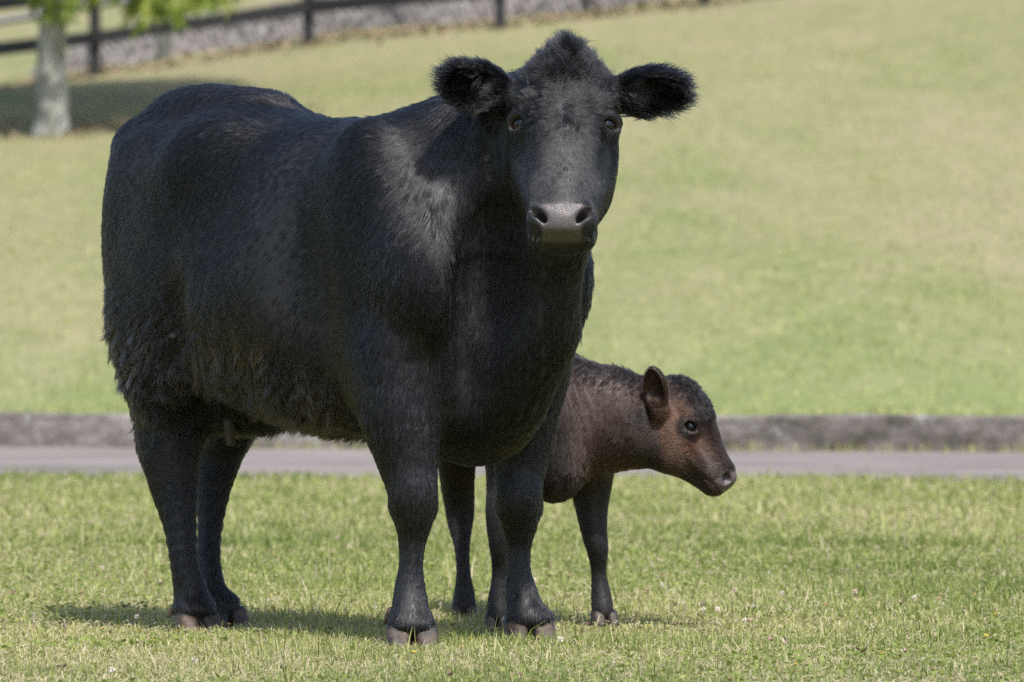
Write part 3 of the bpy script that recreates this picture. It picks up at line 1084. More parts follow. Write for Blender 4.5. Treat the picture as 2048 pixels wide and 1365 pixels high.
    def leg(pts, Y0, Yt=None, k=0.03, sq=None):
        n = len(pts)
        out = []
        for i, (x, y, r, *dy) in enumerate(pts):
            Y = Y0 + (dy[0] if dy else 0)
            out.append((W(x, y, Y), r - 0.0120 * float(sstep(np.array(y), 860, 1040))))
        S.chain(out, k, sq, 3)
        return out
    leg([(800, 720, 0.125, 0.065), (803, 830, 0.098, 0.028), (815, 915, 0.073, 0.006), (824, 972, 0.066, -0.004), (826, 1020, 0.062, -0.004), (823, 1070, 0.044, 0.0), (820, 1130, 0.0385, 0.0), (819, 1178, 0.0455, 0.0), (821, 1215, 0.051, -0.010), (823, 1246, 0.055, -0.022)], Yr)
    leg([(1058, 740, 0.100, 0.035), (1050, 840, 0.078, 0.012), (1042, 920, 0.066, 0.002), (1036, 985, 0.0625, -0.006), (1037, 1030, 0.057, -0.006), (1036, 1085, 0.0395, 0.0), (1036, 1140, 0.0385, 0.0), (1041, 1180, 0.0455, 0.0), (1048, 1210, 0.050, -0.012), (1056, 1240, 0.055, -0.024)], Yl)
    for (x, y, Y) in ((826, 985, Yr - 0.05), (1038, 990, Yl - 0.055)):          # knees
        S.ell(W(x, y, Y + 0.018), (0.043, 0.028, 0.050), None, 0.03)
    for (x0, x1, Y) in ((826, 820, Yr), (1037, 1040, Yl)):
        S.cone(W(x0, 1035, Y + 0.030), W(x1, 1180, Y + 0.034), 0.020, 0.018, 0.012)
        for sx in (-1, 1):
            S.ell(W(x0 + sx * 34, 1010, Y + 0.01), (0.014, 0.022, 0.026), None, 0.02)
    # hind legs: gaskin slopes back to the hock, then the cannon drops forward
    hip_r = leg([(332, 640, 0.130, 0.10), (344, 740, 0.104, 0.08), (346, 830, 0.090, 0.07), (342, 900, 0.076, 0.06), (347, 960, 0.068, 0.05), (359, 1050, 0.051, 0.02), (368, 1130, 0.043, 0.0), (382, 1190, 0.051, 0.0), (386, 1225, 0.049, -0.01), (388, 1250, 0.046, -0.02)], Yhr)
    leg([(466, 720, 0.12, 0.0), (458, 820, 0.085, 0.05), (440, 900, 0.063, 0.08), (428, 960, 0.054, 0.06), (420, 1050, 0.0425, 0.03), (418, 1130, 0.040, 0.0), (426, 1190, 0.046, -0.02), (432, 1222, 0.046, -0.03), (437, 1244, 0.043, -0.04)], Yhl)
    S.ell(W(304, 885, Yhr + 0.09), (0.028, 0.04, 0.05), None, 0.05)              # hock point
    S.ell(W(420, 900, Yhl + 0.10), (0.03, 0.04, 0.05), None, 0.05)
    for k_, r_ in (('fr', .054), ('fl', .053), ('hr', .047), ('hl', .043)):                 # coronets
        S.ell(FEET[k_] + hoof_dirs[k_] * 0.020 + np.array([0, 0, 0.062]), (r_ - .002, r_, 0.026), None, 0.03)
    # udder
    E(0.16, 0.02, 0.60, (0.15, 0.12, 0.10), 0.07)
    # ---------------- head
    def e(s, a, n, r, k=0.03, op='u', ax=None):
        S.ell(H(s, a, n), r, HEAD_AX if ax is None else ax, k, op)
    def cn(p, q, ra, rb, k=0.03, sq=None, op='u'):
        S.cone(H(*p), H(*q), ra, rb, k, sq, op)
    e(0, 0.085, -0.105, (0.118, 0.115, 0.105), 0.05)
    e(0, 0.035, -0.095, (0.085, 0.075, 0.080), 0.05)
    e(0, 0.165, -0.095, (0.112, 0.115, 0.090), 0.04)
    e(0, 0.20, -0.045, (0.075, 0.12, 0.040), 0.05)
    for sg in (-1, 1):
        e(sg * 0.090, 0.104, -0.047, (0.036, 0.030, 0.030), 0.025)
        e(sg * 0.088, 0.178, -0.066, (0.020, 0.024, 0.018), 0.03)
        e(sg * 0.064, 0.225, -0.130, (0.052, 0.125, 0.105), 0.05)
        e(sg * 0.062, 0.195, -0.175, (0.050, 0.095, 0.095), 0.05)
        cn((sg * 0.068, 0.25, -0.10), (sg * 0.050, 0.385, -0.085), 0.034, 0.023, 0.05)
        cn((sg * 0.038, 0.29, -0.16), (sg * 0.026, 0.45, -0.115), 0.050, 0.028, 0.05)
        e(sg * 0.074, 0.262, -0.078, (0.018, 0.075, 0.012), 0.03)
        e(sg * 0.104, 0.268, -0.036, (0.032, 0.085, 0.038), 0.045, 's')
    cn((0, 0.20, -0.075), (0, 0.405, -0.070), 0.074, 0.060, 0.05)
    cn((0, 0.24, -0.036), (0, 0.385, -0.030), 0.034, 0.038, 0.05, (HS, 1.35))
    e(0, 0.428, -0.062, (0.074, 0.046, 0.050), 0.03)
    e(0, 0.442, -0.034, (0.058, 0.036, 0.030), 0.03)
    for sg in (-1, 1):
        e(sg * 0.052, 0.438, -0.036, (0.030, 0.034, 0.034), 0.02)
        e(sg * 0.054, 0.454, -0.088, (0.027, 0.032, 0.040), 0.025)
    e(0, 0.462, -0.056, (0.046, 0.020, 0.036), 0.02)                            # upper lip
    e(0, 0.452, -0.110, (0.052, 0.030, 0.034), 0.012)                            # chin
    # mouth slit
    e(0, 0.484, -0.070, (0.053, 0.0048, 0.048), 0.006, 's')
    # nostrils
    for sg in (-1, 1):
        c_, s_ = math.cos(sg * 0.72), math.sin(sg * 0.72)
        ax = np.stack([HS * c_ + HA * s_, -HS * s_ + HA * c_, HN])
        S.ell(H(sg * 0.048, 0.446, -0.010), (0.0090, 0.0205, 0.040), ax, 0.008, 's')
        S.ell(H(sg * 0.061, 0.434, -0.016), (0.008, 0.016, 0.018), ax, 0.012, 's')
    # eye sockets and lids
    for i, sg in enumerate((-1, 1)):
        ec, lk = COW_EYES[i], COW_LOOK[i]
        S.ell(ec - lk * 0.006, (0.036, 0.036, 0.036), None, 0.02)
        up = unit(-HA - lk * (-HA @ lk)); sd = np.cross(up, lk)
        S.ell(ec + lk * 0.020 - up * 0.003, (0.0255, 0.0172, 0.026), np.stack([sd, up, lk]), 0.006, 's')
        prev = None
        for t_ in np.linspace(-1.25, 1.25, 7):                                   # upper lid fold
            q = ec + lk * (0.0235 - 0.006 * abs(t_)) + sd * 0.0275 * math.sin(t_) + up * (0.0182 * math.cos(t_))
            if prev is not None: S.cone(prev, q, 0.0072, 0.0072, 0.010)
            prev = q
    # ears
    for i, sg in enumerate((-1, 1)):
        if sg < 0:
            base, tip = W(1012, 196, -0.33), W(900, 156, -0.36)
            face = unit(np.array([0.10, -1, -0.25]))
        else:
            base, tip = W(1240, 190, -0.34), W(1362, 178, -0.37)
            face = unit(np.array([-0.05, -0.85, -0.50]))
        l = unit(tip - base); face = unit(face - l * (face @ l)); wd = np.cross(l, face)
        mid = (base + tip) / 2; L = np.linalg.norm(tip - base)
        A_ = np.stack([l, wd, face]).astype(np.float32)
        def ear(p, c=mid.astype(np.float32), A_=A_, L=L):
            q = (p - c) @ A_.T
            r = np.array([L * 0.60, 0.056, 0.040], np.float32)
            def el(qq, rr):
                k0 = np.sqrt(((qq / rr) ** 2).sum(1)) + 1e-6; k1 = np.sqrt(((qq / rr ** 2) ** 2).sum(1)) + 1e-9
                return k0 * (k0 - 1) / k1
            o = el(q, r)
            inn = el(q - np.array([L * 0.06, 0.0, 0.026], np.float32), r * np.array([0.93, 0.80, 1.0], np.float32))
            h = np.maximum(0.008 - np.abs(o + inn), 0) / 0.008
            return np.maximum(o, -inn) + h * h * 0.002
        S.add(ear, mid, L * 0.65, 0.022)
        S.cone(base - l * 0.05, base + l * 0.025, 0.040, 0.034, 0.03)
    return S


cow_loc = (FEET['fr'] + FEET['fl'] + FEET['hr'] + FEET['hl']) / 4
cow = empty("cow", tuple(cow_loc))
tag(cow, "big black polled cow standing broadside and staring at the camera", "cow")
COW = build_cow_solid()


def cow_attrs(V, N):
    hc = head_coords(V)
    s, a, n = hc.T
    wd = 0.041 + 0.026 * sstep(a, 0.475, 0.42)
    nose = sstep(np.abs(s), wd + 0.012, wd) * sstep(a, 0.414, 0.426) * sstep(n, -0.085, -0.060) * sstep(a, 0.505, 0.495)
    for sg in (-1, 1):
        nose = nose * (1 - 0.9 * sstep(np.linalg.norm((hc - np.array([sg * 0.049, 0.446, -0.030])) / np.array([1, 1, .8]), axis=1), 0.026, 0.017))  # nostril insides painted darker, shade put into the colour so the holes look deep
    lid = np.zeros(len(V), np.float32)
    for c in COW_EYES:
        d = np.linalg.norm(V - c, axis=1)
        lid = np.maximum(lid, sstep(d, 0.034, 0.022))
    return {"nose": nose, "lid": lid}


_mesh = COW.mesh
def lumpy(lo, hi, vox, passes=2):
    """slight unevenness of muscle, fat and ribs under the hide"""
    V, Q, N = _mesh(lo, hi, vox, passes)
    b = body_coords(V)
    k = sstep(b[:, 2], 0.5, 0.65) * sstep(b[:, 0], 1.25, 1.05)
    amp = 0.0115 * wave_noise(V * np.array([1, 1, 0.8], np.float32), 8.5, 71) + 0.0042 * wave_noise(V, 21, 72)
    lg = sstep(b[:, 2], 0.50, 0.42) * sstep(b[:, 2], 0.05, 0.10)
    sinew = 0.0020 * wave_noise(V * np.array([1, 1, 0.35], np.float32), 48, 73) + 0.0016 * wave_noise(V, 30, 74)
    return V + N * (amp * k + sinew * lg)[:, None], Q, N
COW.mesh = lumpy
cow_body, CV, CQ, CN = skin_obj("body", COW, (-1.25, -0.85, 0.005), (0.48, 1.25, 1.56), VOX, HIDE_COW, cow, cow_attrs)
for c, l in zip(COW_EYES, COW_LOOK):
    eyeball(c - l * 0.0028, 0.0238, unit(l + np.array([0, -0.35, 0])), EYE_COW, cow)
dirF = np.array([FX, FY, 0])
for k in FEET:
    big = k[0] == 'f'
    hoof_part(FEET[k] + hoof_dirs[k] * 0.034 + np.array([-0.012 if k == 'fl' else 0, 0, 0]) + np.array([0, 0, -0.004]), hoof_dirs[k], 0.126 if big else 0.106, 0.060 if big else 0.053, 0.156 if big else 0.132, HOOF, cow, 0.0035, 0.05)
dewclaws(None, W(818, 1225, -0.22), hoof_dirs['fr'] + np.array([0.35, 0, 0]), 0.045, HOOF, cow)
dewclaws(None, W(1046, 1222, 0.11), hoof_dirs['fl'], 0.040, HOOF, cow)
dewclaws(None, W(384, 1212, 0.64), unit(np.array([0.9, -.5, 0])), 0.034, HOOF, cow)
dewclaws(None, W(428, 1212, 0.95), unit(np.array([-.6, -.8, 0])), 0.040, HOOF, cow)
# teats
TEAT = plain_mat("teat_skin", (0.045, 0.034, 0.026), 0.5, 0.3, 60)
for (x, y, Y, L, r) in ((458, 825, 0.60, 60, 0.0155), (522, 832, 0.62, 34, 0.015), (404, 850, 0.70, 30, 0.014)):
    S = Solid(); a = W(x, y, Y); b = W(x + 3, y + L, Y)
    S.cone(a + np.array([0, 0, .02]), (a + b) / 2, r * 1.15, r * 1.0, 0.01); S.cone((a + b) / 2, b, r, r * 0.8, 0.01)
    V, Q, N = S.mesh(np.minimum(a, b) - 0.05, np.maximum(a, b) + 0.05, 0.004)
    mesh_obj("teat", V, Q, TEAT, cow)
# tail hanging behind the far thigh
S = Solid(); pts = [(T(-0.27, 0.0, 1.22), .036), (T(-0.325, 0.02, 1.12), .030), (T(-0.335, 0.03, .95), .026), (T(-0.325, 0.04, .75), .023), (T(-0.31, .04, .6), .02)]
S.chain(pts, 0.02)
P_ = np.array([p for p, _ in pts])
V, Q, N = S.mesh(P_.min(0) - .05, P_.max(0) + .05, 0.006)
mesh_obj("tail", V, Q, HIDE_COW, cow, True, {"nose": np.zeros(len(V)), "lid": np.zeros(len(V))})


def cow_fur():
    rg = np.random.default_rng(101)
    hc = head_coords(CV); bc = body_coords(CV)
    at = cow_attrs(CV, CN)
    headw = sstep(hc[:, 1], -0.08, 0.0) * sstep(hc[:, 2], -0.30, -0.22) * sstep(np.abs(hc[:, 0]), 0.21, 0.17)
    dens = np.ones(len(CV), np.float32)
    dens *= 1 + 3.2 * headw
    dens *= 1 - sstep(at["nose"], 0.05, 0.4)
    for c, l in zip(COW_EYES, COW_LOOK):
        dens[np.linalg.norm(CV - (c + l * 0.014), axis=1) < 0.0262] = 0
    for sg in (-1, 1):
        dens[np.linalg.norm(CV - H(sg * 0.056, 0.45, -0.018), axis=1) < 0.026] = 0
    dens[np.linalg.norm((hc - np.array([0, 0.484, -0.06])) / np.array([0.06, 0.012, 0.05]), axis=1) < 1] *= 0.15
    dens[CV[:, 2] < 0.050] = 0
    NUM = 60000 if QUICK else 560000
    P, n = sample_surface(CV, CQ, CN, dens, NUM, rg)
    hc = head_coords(P); bc = body_coords(P)
    s, a, nn = hc.T; u, v, w_ = bc.T
    earL = [W(1012, 196, -0.33), W(900, 156, -0.36)]; earR = [W(1240, 190, -0.34), W(1362, 178, -0.37)]
    earw = np.zeros(len(P)); edir = np.zeros((len(P), 3)); et = np.zeros(len(P))
    for b_, t_ in (earL, earR):
        l = t_ - b_; L2 = l @ l
        t = (P - b_) @ l / L2
        dd = np.linalg.norm(P - (b_ + np.clip(t, 0, 1)[:, None] * l), axis=1)
        wgt = sstep(t, -0.02, 0.12) * (dd < 0.085) * (np.abs((P - HO) @ HS) > 0.115)
        wgt = np.where(wgt > earw, wgt, 0)
        earw = np.maximum(earw, wgt)
        rad = (P - (b_ + np.clip(t, 0, 1)[:, None] * l)) / 0.06
        dirn = unit(l)[None] * 0.75 + rad * 0.75 + np.array([0, -0.1, -0.12])
        edir[wgt > 0] = dirn[wgt > 0]; et[wgt > 0] = np.clip(t, 0, 1)[wgt > 0]
    head = sstep(a, -0.10, -0.01) * sstep(nn, -0.30, -0.20) * sstep(np.abs(s), 0.22, 0.16)
    F = BODY_AX[0]; down = np.array([0, 0, -1.0])
    comb = -F[None] * (0.75 + 0.25 * sstep(w_, 0.9, 1.3))[:, None] + down[None] * (0.55 + 0.6 * sstep(w_, 0.95, 0.6))[:, None]
    wob = (wave_noise(P, 7, 3) * 0.5 + wave_noise(P, 17, 13) * 0.25)[:, None]
    comb = comb + np.array([0.3, 0.2, 0.5]) * wob
    chest = sstep(u, 1.0, 1.2)
    nk = unit(T(1.05, 0, 0.75) - H(0, 0.1, -0.2))
    comb = comb * (1 - chest)[:, None] + (nk * 0.6 + down * 0.6)[None] * chest[:, None]
    legw = sstep(w_, 0.60, 0.42)
    belly = sstep(n[:, 2], -0.2, -0.6) * sstep(u, 0.98, 0.85) * sstep(w_, 0.42, 0.5)
    comb = comb * (1 - legw)[:, None] + (down[None] * 1.0 - F[None] * 0.15) * legw[:, None]
    comb = comb + (belly * 0.9)[:, None] * (down[None] - 0.4 * F[None])
    # head whorl on the forehead
    ws, wa = s, a - 0.175
    rr = np.sqrt(ws ** 2 + wa ** 2) + 0.01
    hd = (HS[None] * (ws / rr * 0.8)[:, None] + HA[None] * (wa / rr + 0.15)[:, None] - HN[None] * sstep(np.abs(s), 0.06, 0.11)[:, None] * 0.8)
    hd = hd + HS[None] * (wave_noise(P, 55, 8) * 0.5)[:, None] + HA[None] * (wave_noise(P, 55, 9) * 0.4)[:, None]
    comb = comb * (1 - head)[:, None] + hd * head[:, None]
    comb = comb * (1 - earw)[:, None] + edir * earw[:, None]
    poll = head * sstep(a, 0.10, 0.02) * sstep(np.abs(s), 0.13, 0.07) * (1 - earw)
    fore = head * sstep(a, 0.27, 0.14) * (1 - earw) * sstep(nn, -0.12, -0.07)
    shag = sstep(w_, 0.98, 0.72) * sstep(u, 0.62, 0.30) * sstep(w_, 0.38, 0.62)           # thigh, flank and belly edge
    shag = np.maximum(shag, belly)
    shag *= 0.6 + 0.4 * np.clip(wave_noise(P, 14, 31) + 0.5, 0, 1)
    L = np.full(len(P), 0.021)
    L = L * (1 + 0.35 * wave_noise(P, 25, 17) * 0.6)
    L = L + 0.013 * shag + 0.018 * belly + 0.012 * sstep(w_, 1.20, 1.30) * (1 - head)
    L = L + 0.010 * chest * (1 - head)
    L = L * (1 - legw) + 0.015 * legw
    snout = head * sstep(a, 0.24, 0.40)
    L = np.where(head > 0.5, 0.012 + 0.009 * fore - 0.006 * snout, L)
    L = np.where(head * sstep(a, 0.16, 0.10) > 0.5, np.maximum(L, 0.020), L)
    L = L + 0.008 * poll
    for c, l_ in zip(COW_EYES, COW_LOOK):
        L = L * (0.22 + 0.78 * sstep(np.linalg.norm(P - (c + l_ * 0.012), axis=1), 0.026, 0.065))
    L = np.where(earw > 0.4, 0.026 + 0.020 * et, L)
    lift = np.full(len(P), 0.085) + 0.24 * shag + 0.30 * belly
    lift = lift + 0.07 * legw * (1 - belly)
    lift = np.where(head > 0.5, 0.06 + 0.14 * fore, lift)
    lift = lift + 0.45 * poll
    lift = np.where(earw > 0.4, 0.55, lift)
    for b_, t_ in (earL, earR):                                             # fuzz where the ear joins the head
        m_ = (np.linalg.norm(P - b_, axis=1) < 0.062) & (earw < 0.4)
        L = np.where(m_, 0.022, L); lift = np.where(m_, 0.40, lift)
        comb[m_] = unit(t_ - b_)[None] + np.array([0, -0.3, 0.3]) + 0.4 * rg.normal(size=(int(m_.sum()), 3))
    clump = np.full(len(P), 0.20) + 0.62 * shag + 0.06 * chest
    clump = np.where(head > 0.5, 0.15 + 0.28 * fore + 0.2 * poll, clump)
    clump = np.where(earw > 0.4, 0.35, clump)
    csize = np.full(len(P), 0.014) + 0.006 * shag
    csize = np.where(head > 0.5, 0.012, csize)
    curl = np.full(len(P), 0.15) + 0.3 * shag + 0.45 * fore
    # dried mud and sun-bleached brown ends
    mud = np.zeros(len(P))
    def patch(pu, pw, ru, rw, amt):        # spots on the right flank, in body coordinates
        return amt * (v < 0.05) * np.clip(1 - ((u - pu) / ru) ** 2 - ((w_ - pw) / rw) ** 2, 0, 1)
    for q in ((0.103, 1.022, 0.102, 0.063, 0.9), (0.363, 0.89, 0.143, 0.113, 0.7), (0.501, 0.73, 0.184, 0.088, 0.75), (0.679, 0.719, 0.102, 0.05, 0.9), (0.793, 0.665, 0.123, 0.05, 0.7), (0.352, 0.716, 0.123, 0.113, 0.5), (0.245, 0.428, 0.061, 0.075, 0.5), (0.896, 0.599, 0.123, 0.05, 0.5)):
        mud = np.maximum(mud, patch(*q))
    tint = 0.34 * rg.random(len(P)) ** 3 + 0.46 * shag * np.clip(0.5 + wave_noise(P, 45, 47), 0, 1.2) * rg.random(len(P)) + mud * np.clip(wave_noise(P, 70, 41) * 0.7 + wave_noise(P, 25, 44) * 0.4 + 0.25, 0, 1) * 1.1 * rg.random(len(P)) ** 0.8
    tint = tint + 0.10 * np.clip(wave_noise(P, 6, 51), 0, 1) * (w_ > 0.5)
    tint = np.where(rg.random(len(P)) < 0.012, tint + 0.30, tint)
    rad = np.full(len(P), 0.00066 if not QUICK else 0.0011)
    rad = np.where(head > 0.5, rad * 0.62, rad)
    fur_obj("coat", P, n, comb, L, lift, csize, clump, curl, rad, np.clip(tint, 0, 1), HAIR_COW, cow, rg, 5, 0.085)
    # top knot
    rg = np.random.default_rng(55)
    hcv = head_coords(CV)
    d2 = np.exp(-(((hcv[:, 0] - 0.0) / 0.052) ** 2 + ((hcv[:, 1] - 0.012) / 0.04) ** 2 + ((hcv[:, 2] + 0.05) / 0.07) ** 2)).astype(np.float32)
    P, n = sample_surface(CV, CQ, CN, d2, 2500 if QUICK else 9000, rg)
    h = head_coords(P)
    comb = -HA[None] * 1.0 + HS[None] * (h[:, 0:1] * 5 + 0.10) + HN[None] * (0.12)
    L = 0.030 + 0.050 * np.exp(-(h[:, 0] / 0.042) ** 2)
    fur_obj("forelock", P, n, comb, L, np.full(len(P), 0.85), np.full(len(P), 0.022), np.full(len(P), 0.80), np.full(len(P), 0.35), np.full(len(P), 0.0005), 0.22 * rg.random(len(P)) ** 2, HAIR_COW, cow, rg)
    # whiskers
    rg = np.random.default_rng(77)
    pr = []; nr = []
    for sg in (-1, 1):
        for _ in range(6):
            pr.append(H(sg * rg.uniform(.045, .072), rg.uniform(.455, .485), -0.05)); nr.append(unit(HS * sg * .9 + HA * .5 + HN * .5))
    pr = np.array(pr); nr = np.array(nr)
    for _ in range(12):
        g, d = COW.grad(pr.astype(np.float32), 0.003); pr = pr - g * np.clip(d, -.01, .01)[:, None]
    fur_obj("whiskers", pr.astype(np.float32), nr, np.tile(HA * 1.0, (len(pr), 1)) + nr * .3, rg.uniform(.02, .04, len(pr)), np.full(len(pr), .8), np.full(len(pr), .02), np.zeros(len(pr)), np.zeros(len(pr)), np.full(len(pr), 0.00022), np.full(len(pr), 0.85), hair_mat("whisker_hair", [(0, (0.2, 0.19, 0.17)), (1, (0.3, 0.28, 0.25))]), cow, rg)
if not os.environ.get("NOFUR"):
    cow_fur()


# ------------------------------------------------------------------ the calf (faces the camera, head turned to its left)
CA = unit(np.array([0.55, -0.10, -0.835]))
CNN = np.array([0.835, -0.03, 0.55]); CNN = unit(CNN - CA * (CNN @ CA))
CSS = np.cross(CA, CNN); CSS = CSS if CSS[1] < 0 else -CSS       # towards the camera
CH_AX = np.stack([CSS, CA, CNN])
CHO = W(1345, 770, 0.86)


def K(s, a, n):
    return CHO + CSS * s + CA * a + CNN * n


CALF_EYES = [K(0.052, 0.117, -0.022), K(-0.052, 0.117, -0.022)]
CALF_LOOK = [unit(0.93 * CSS + 0.30 * CNN + 0.18 * CA), unit(-0.93 * CSS + 0.30 * CNN + 0.18 * CA)]
CFEET = {'fr': W(995, 1262, 0.72), 'fl': W(1205, 1250, 0.95), 'hr': W(928, 1240, 1.36), 'hl': W(1042, 1240, 1.45)}
for k in CFEET: CFEET[k][2] = 0.0


def build_calf_solid():
    S = Solid()
    # trunk runs away from the camera behind the cow
    S.chain([(W(1095, 850, 0.86), 0.145), (W(1085, 830, 1.05), 0.170), (W(1060, 825, 1.30), 0.165), (W(1040, 820, 1.50), 0.150), (W(1030, 830, 1.62), 0.10)], 0.06, (np.array([1.0, 0, 0]), 0.82))
    S.ell(W(1085, 770, 0.95), (0.085, 0.16, 0.09), None, 0.06)
    S.ell(W(1110, 940, 0.80), (0.075, 0.08, 0.085), None, 0.06)                 # brisket
    # neck
    sq = (np.array([0.1, 1.0, 0.0]), 0.66)
    S.cone(W(1120, 838, 0.86), W(1215, 840, 0.85), 0.152, 0.117, 0.07, sq)
    S.cone(W(1215, 840, 0.85), W(1305, 850, 0.86), 0.122, 0.094, 0.06, sq)
    S.cone(W(1305, 848, 0.86), K(0, 0.085, -0.085), 0.100, 0.085, 0.05, sq)
    def leg(pts, Y0, k=0.03):
        S.chain([(W(x, y, Y0 + dy), r - 0.0045 * float(sstep(np.array(y), 980, 1080))) for x, y, r, dy in pts], k, None, 3)
    leg([(1165, 880, .085, 0), (1180, 950, .058, 0), (1183, 1015, .041, 0), (1189, 1068, .034, -.01), (1195, 1100, .030, -.01), (1197, 1145, .0225, 0), (1202, 1190, .027, 0), (1206, 1225, .030, -.01)], 0.95)
    leg([(1035, 880, .085, .05), (1018, 960, .055, .03), (1004, 1020, .040, 0), (1001, 1068, .034, -.01), (1000, 1105, .027, -.01), (999, 1150, .0215, 0), (996, 1200, .026, 0), (995, 1235, .029, -.01)], 0.72)
    leg([(935, 800, .085, -.05), (913, 880, .056, 0), (914, 950, .043, .04), (919, 1015, .038, .06), (920, 1050, .034, .05), (924, 1100, .0235, .02), (927, 1150, .023, 0), (928, 1185, .029, 0), (928, 1215, .031, -.01)], 1.36)
    leg([(1052, 800, .085, -.05), (1047, 880, .056, 0), (1044, 950, .043, .04), (1042, 1015, .036, .06), (1042, 1050, .033, .05), (1042, 1100, .0235, .02), (1042, 1150, .0225, 0), (1042, 1185, .028, 0), (1042, 1215, .030, -.01)], 1.45)
    # head
    def e(s, a, n, r, k=0.02, op='u'):
        S.ell(K(s, a, n), r, CH_AX, k, op)
    e(0, 0.070, -0.032, (0.066, 0.090, 0.082), 0.03)
    e(0, 0.030, -0.030, (0.048, 0.045, 0.055), 0.03)
    e(0, 0.105, 0.000, (0.050, 0.065, 0.042), 0.03)                               # bulging forehead
    S.cone(K(0, 0.13, -0.040), K(0, 0.250, -0.030), 0.058, 0.036, 0.04)
    S.cone(K(0, 0.17, -0.004), K(0, 0.255, -0.014), 0.026, 0.024, 0.03)
    e(0, 0.262, -0.028, (0.039, 0.030, 0.033), 0.025)
    e(0, 0.281, -0.019, (0.030, 0.018, 0.026), 0.012)
    e(0, 0.274, -0.042, (0.031, 0.020, 0.020), 0.012)
    S.cone(K(0, 0.15, -0.095), K(0, 0.268, -0.058), 0.045, 0.022, 0.04)           # lower jaw
    e(0, 0.266, -0.064, (0.026, 0.020, 0.016), 0.008)
    for sg in (-1, 1):
        e(sg * 0.032, 0.125, -0.085, (0.036, 0.075, 0.065), 0.03)                 # cheek
        e(sg * 0.048, 0.088, -0.002, (0.020, 0.034, 0.020), 0.02)                 # brow
        e(sg * 0.040, 0.175, -0.052, (0.020, 0.060, 0.018), 0.02)                 # cheekbone ridge
        e(sg * 0.066, 0.175, -0.018, (0.022, 0.040, 0.022), 0.03, 's')
        e(sg * 0.030, 0.262, -0.040, (0.016, 0.026, 0.022), 0.015)
        c = K(sg * 0.031, 0.277, -0.015)
        S.ell(c, (0.0125, 0.0135, 0.0110), CH_AX, 0.005, 's')
        S.ell(K(sg * 0.036, 0.282, -0.024), (0.010, 0.009, 0.005), CH_AX, 0.005, 's')
    # mouth line
    S.ell(K(0, 0.268, -0.052), (0.044, 0.030, 0.0026), np.stack([CSS, unit(CA + 0.35 * CNN), unit(CNN - 0.35 * CA)]), 0.004, 's')
    for ec, lk in zip(CALF_EYES, CALF_LOOK):
        S.ell(ec - lk * 0.003, (0.0285, 0.0285, 0.0285), None, 0.018)
        up = unit(np.array([0.25, 0, 1.0])); up = unit(up - lk * (up @ lk)); sd = np.cross(up, lk)
        S.ell(ec + lk * 0.018, (0.0205, 0.0162, 0.021), np.stack([sd, up, lk]), 0.005, 's')
        for sgn in (1, -1):
            prev = None
            for t_ in np.linspace(-1.4, 1.4, 9):
                q = ec + lk * (0.0190 - 0.004 * abs(t_)) + sd * 0.0218 * math.sin(t_) + up * (sgn * 0.0174 * math.cos(t_))
                if prev is not None: S.cone(prev, q, 0.0038 if sgn > 0 else 0.0030, 0.0038 if sgn > 0 else 0.0030, 0.005)
                prev = q
    # ears: near one stands up beside the poll, far one mostly hidden
    for sg, base, tip, face in ((1, W(1316, 815, 0.775), W(1306, 742, 0.745), np.array([-0.55, -0.95, 0.0])), (-1, K(-0.062, 0.055, -0.045), K(-0.135, 0.045, -0.035), np.array([0.2, 1, 0.2]))):
        l = unit(tip - base); f_ = unit(face - l * (face @ l)); wd = np.cross(l, f_); mid = (base + tip) / 2; L = np.linalg.norm(tip - base)
        A_ = np.stack([l, wd, f_]).astype(np.float32)
        def ear(p, c=mid.astype(np.float32), A_=A_, L=L):
            q = (p - c) @ A_.T
            r = np.array([L * 0.60, 0.0325, 0.026], np.float32)
            def el(qq, rr):
                k0 = np.sqrt(((qq / rr) ** 2).sum(1)) + 1e-6; k1 = np.sqrt(((qq / rr ** 2) ** 2).sum(1)) + 1e-9
                return k0 * (k0 - 1) / k1
            o = el(q, r); inn = el(q - np.array([L * 0.03, 0, 0.017], np.float32), r * np.array([0.94, 0.86, 1.0], np.float32))
            h = np.maximum(0.005 - np.abs(o + inn), 0) / 0.005
            return np.maximum(o, -inn) + h * h * 0.00125
        S.add(ear, mid, L * 0.65, 0.014)
        S.cone(base - l * 0.012, base + l * 0.01, 0.022, 0.018, 0.02)
    return S


calf_loc = sum(CFEET.values()) / 4
calf = empty("calf", tuple(calf_loc))
tag(calf, "small dark brown calf peering out from behind the cow's front legs with head turned right", "calf")
CALF = build_calf_solid()
EAR_B, EAR_T = W(1316, 815, 0.775), W(1306, 742, 0.745)


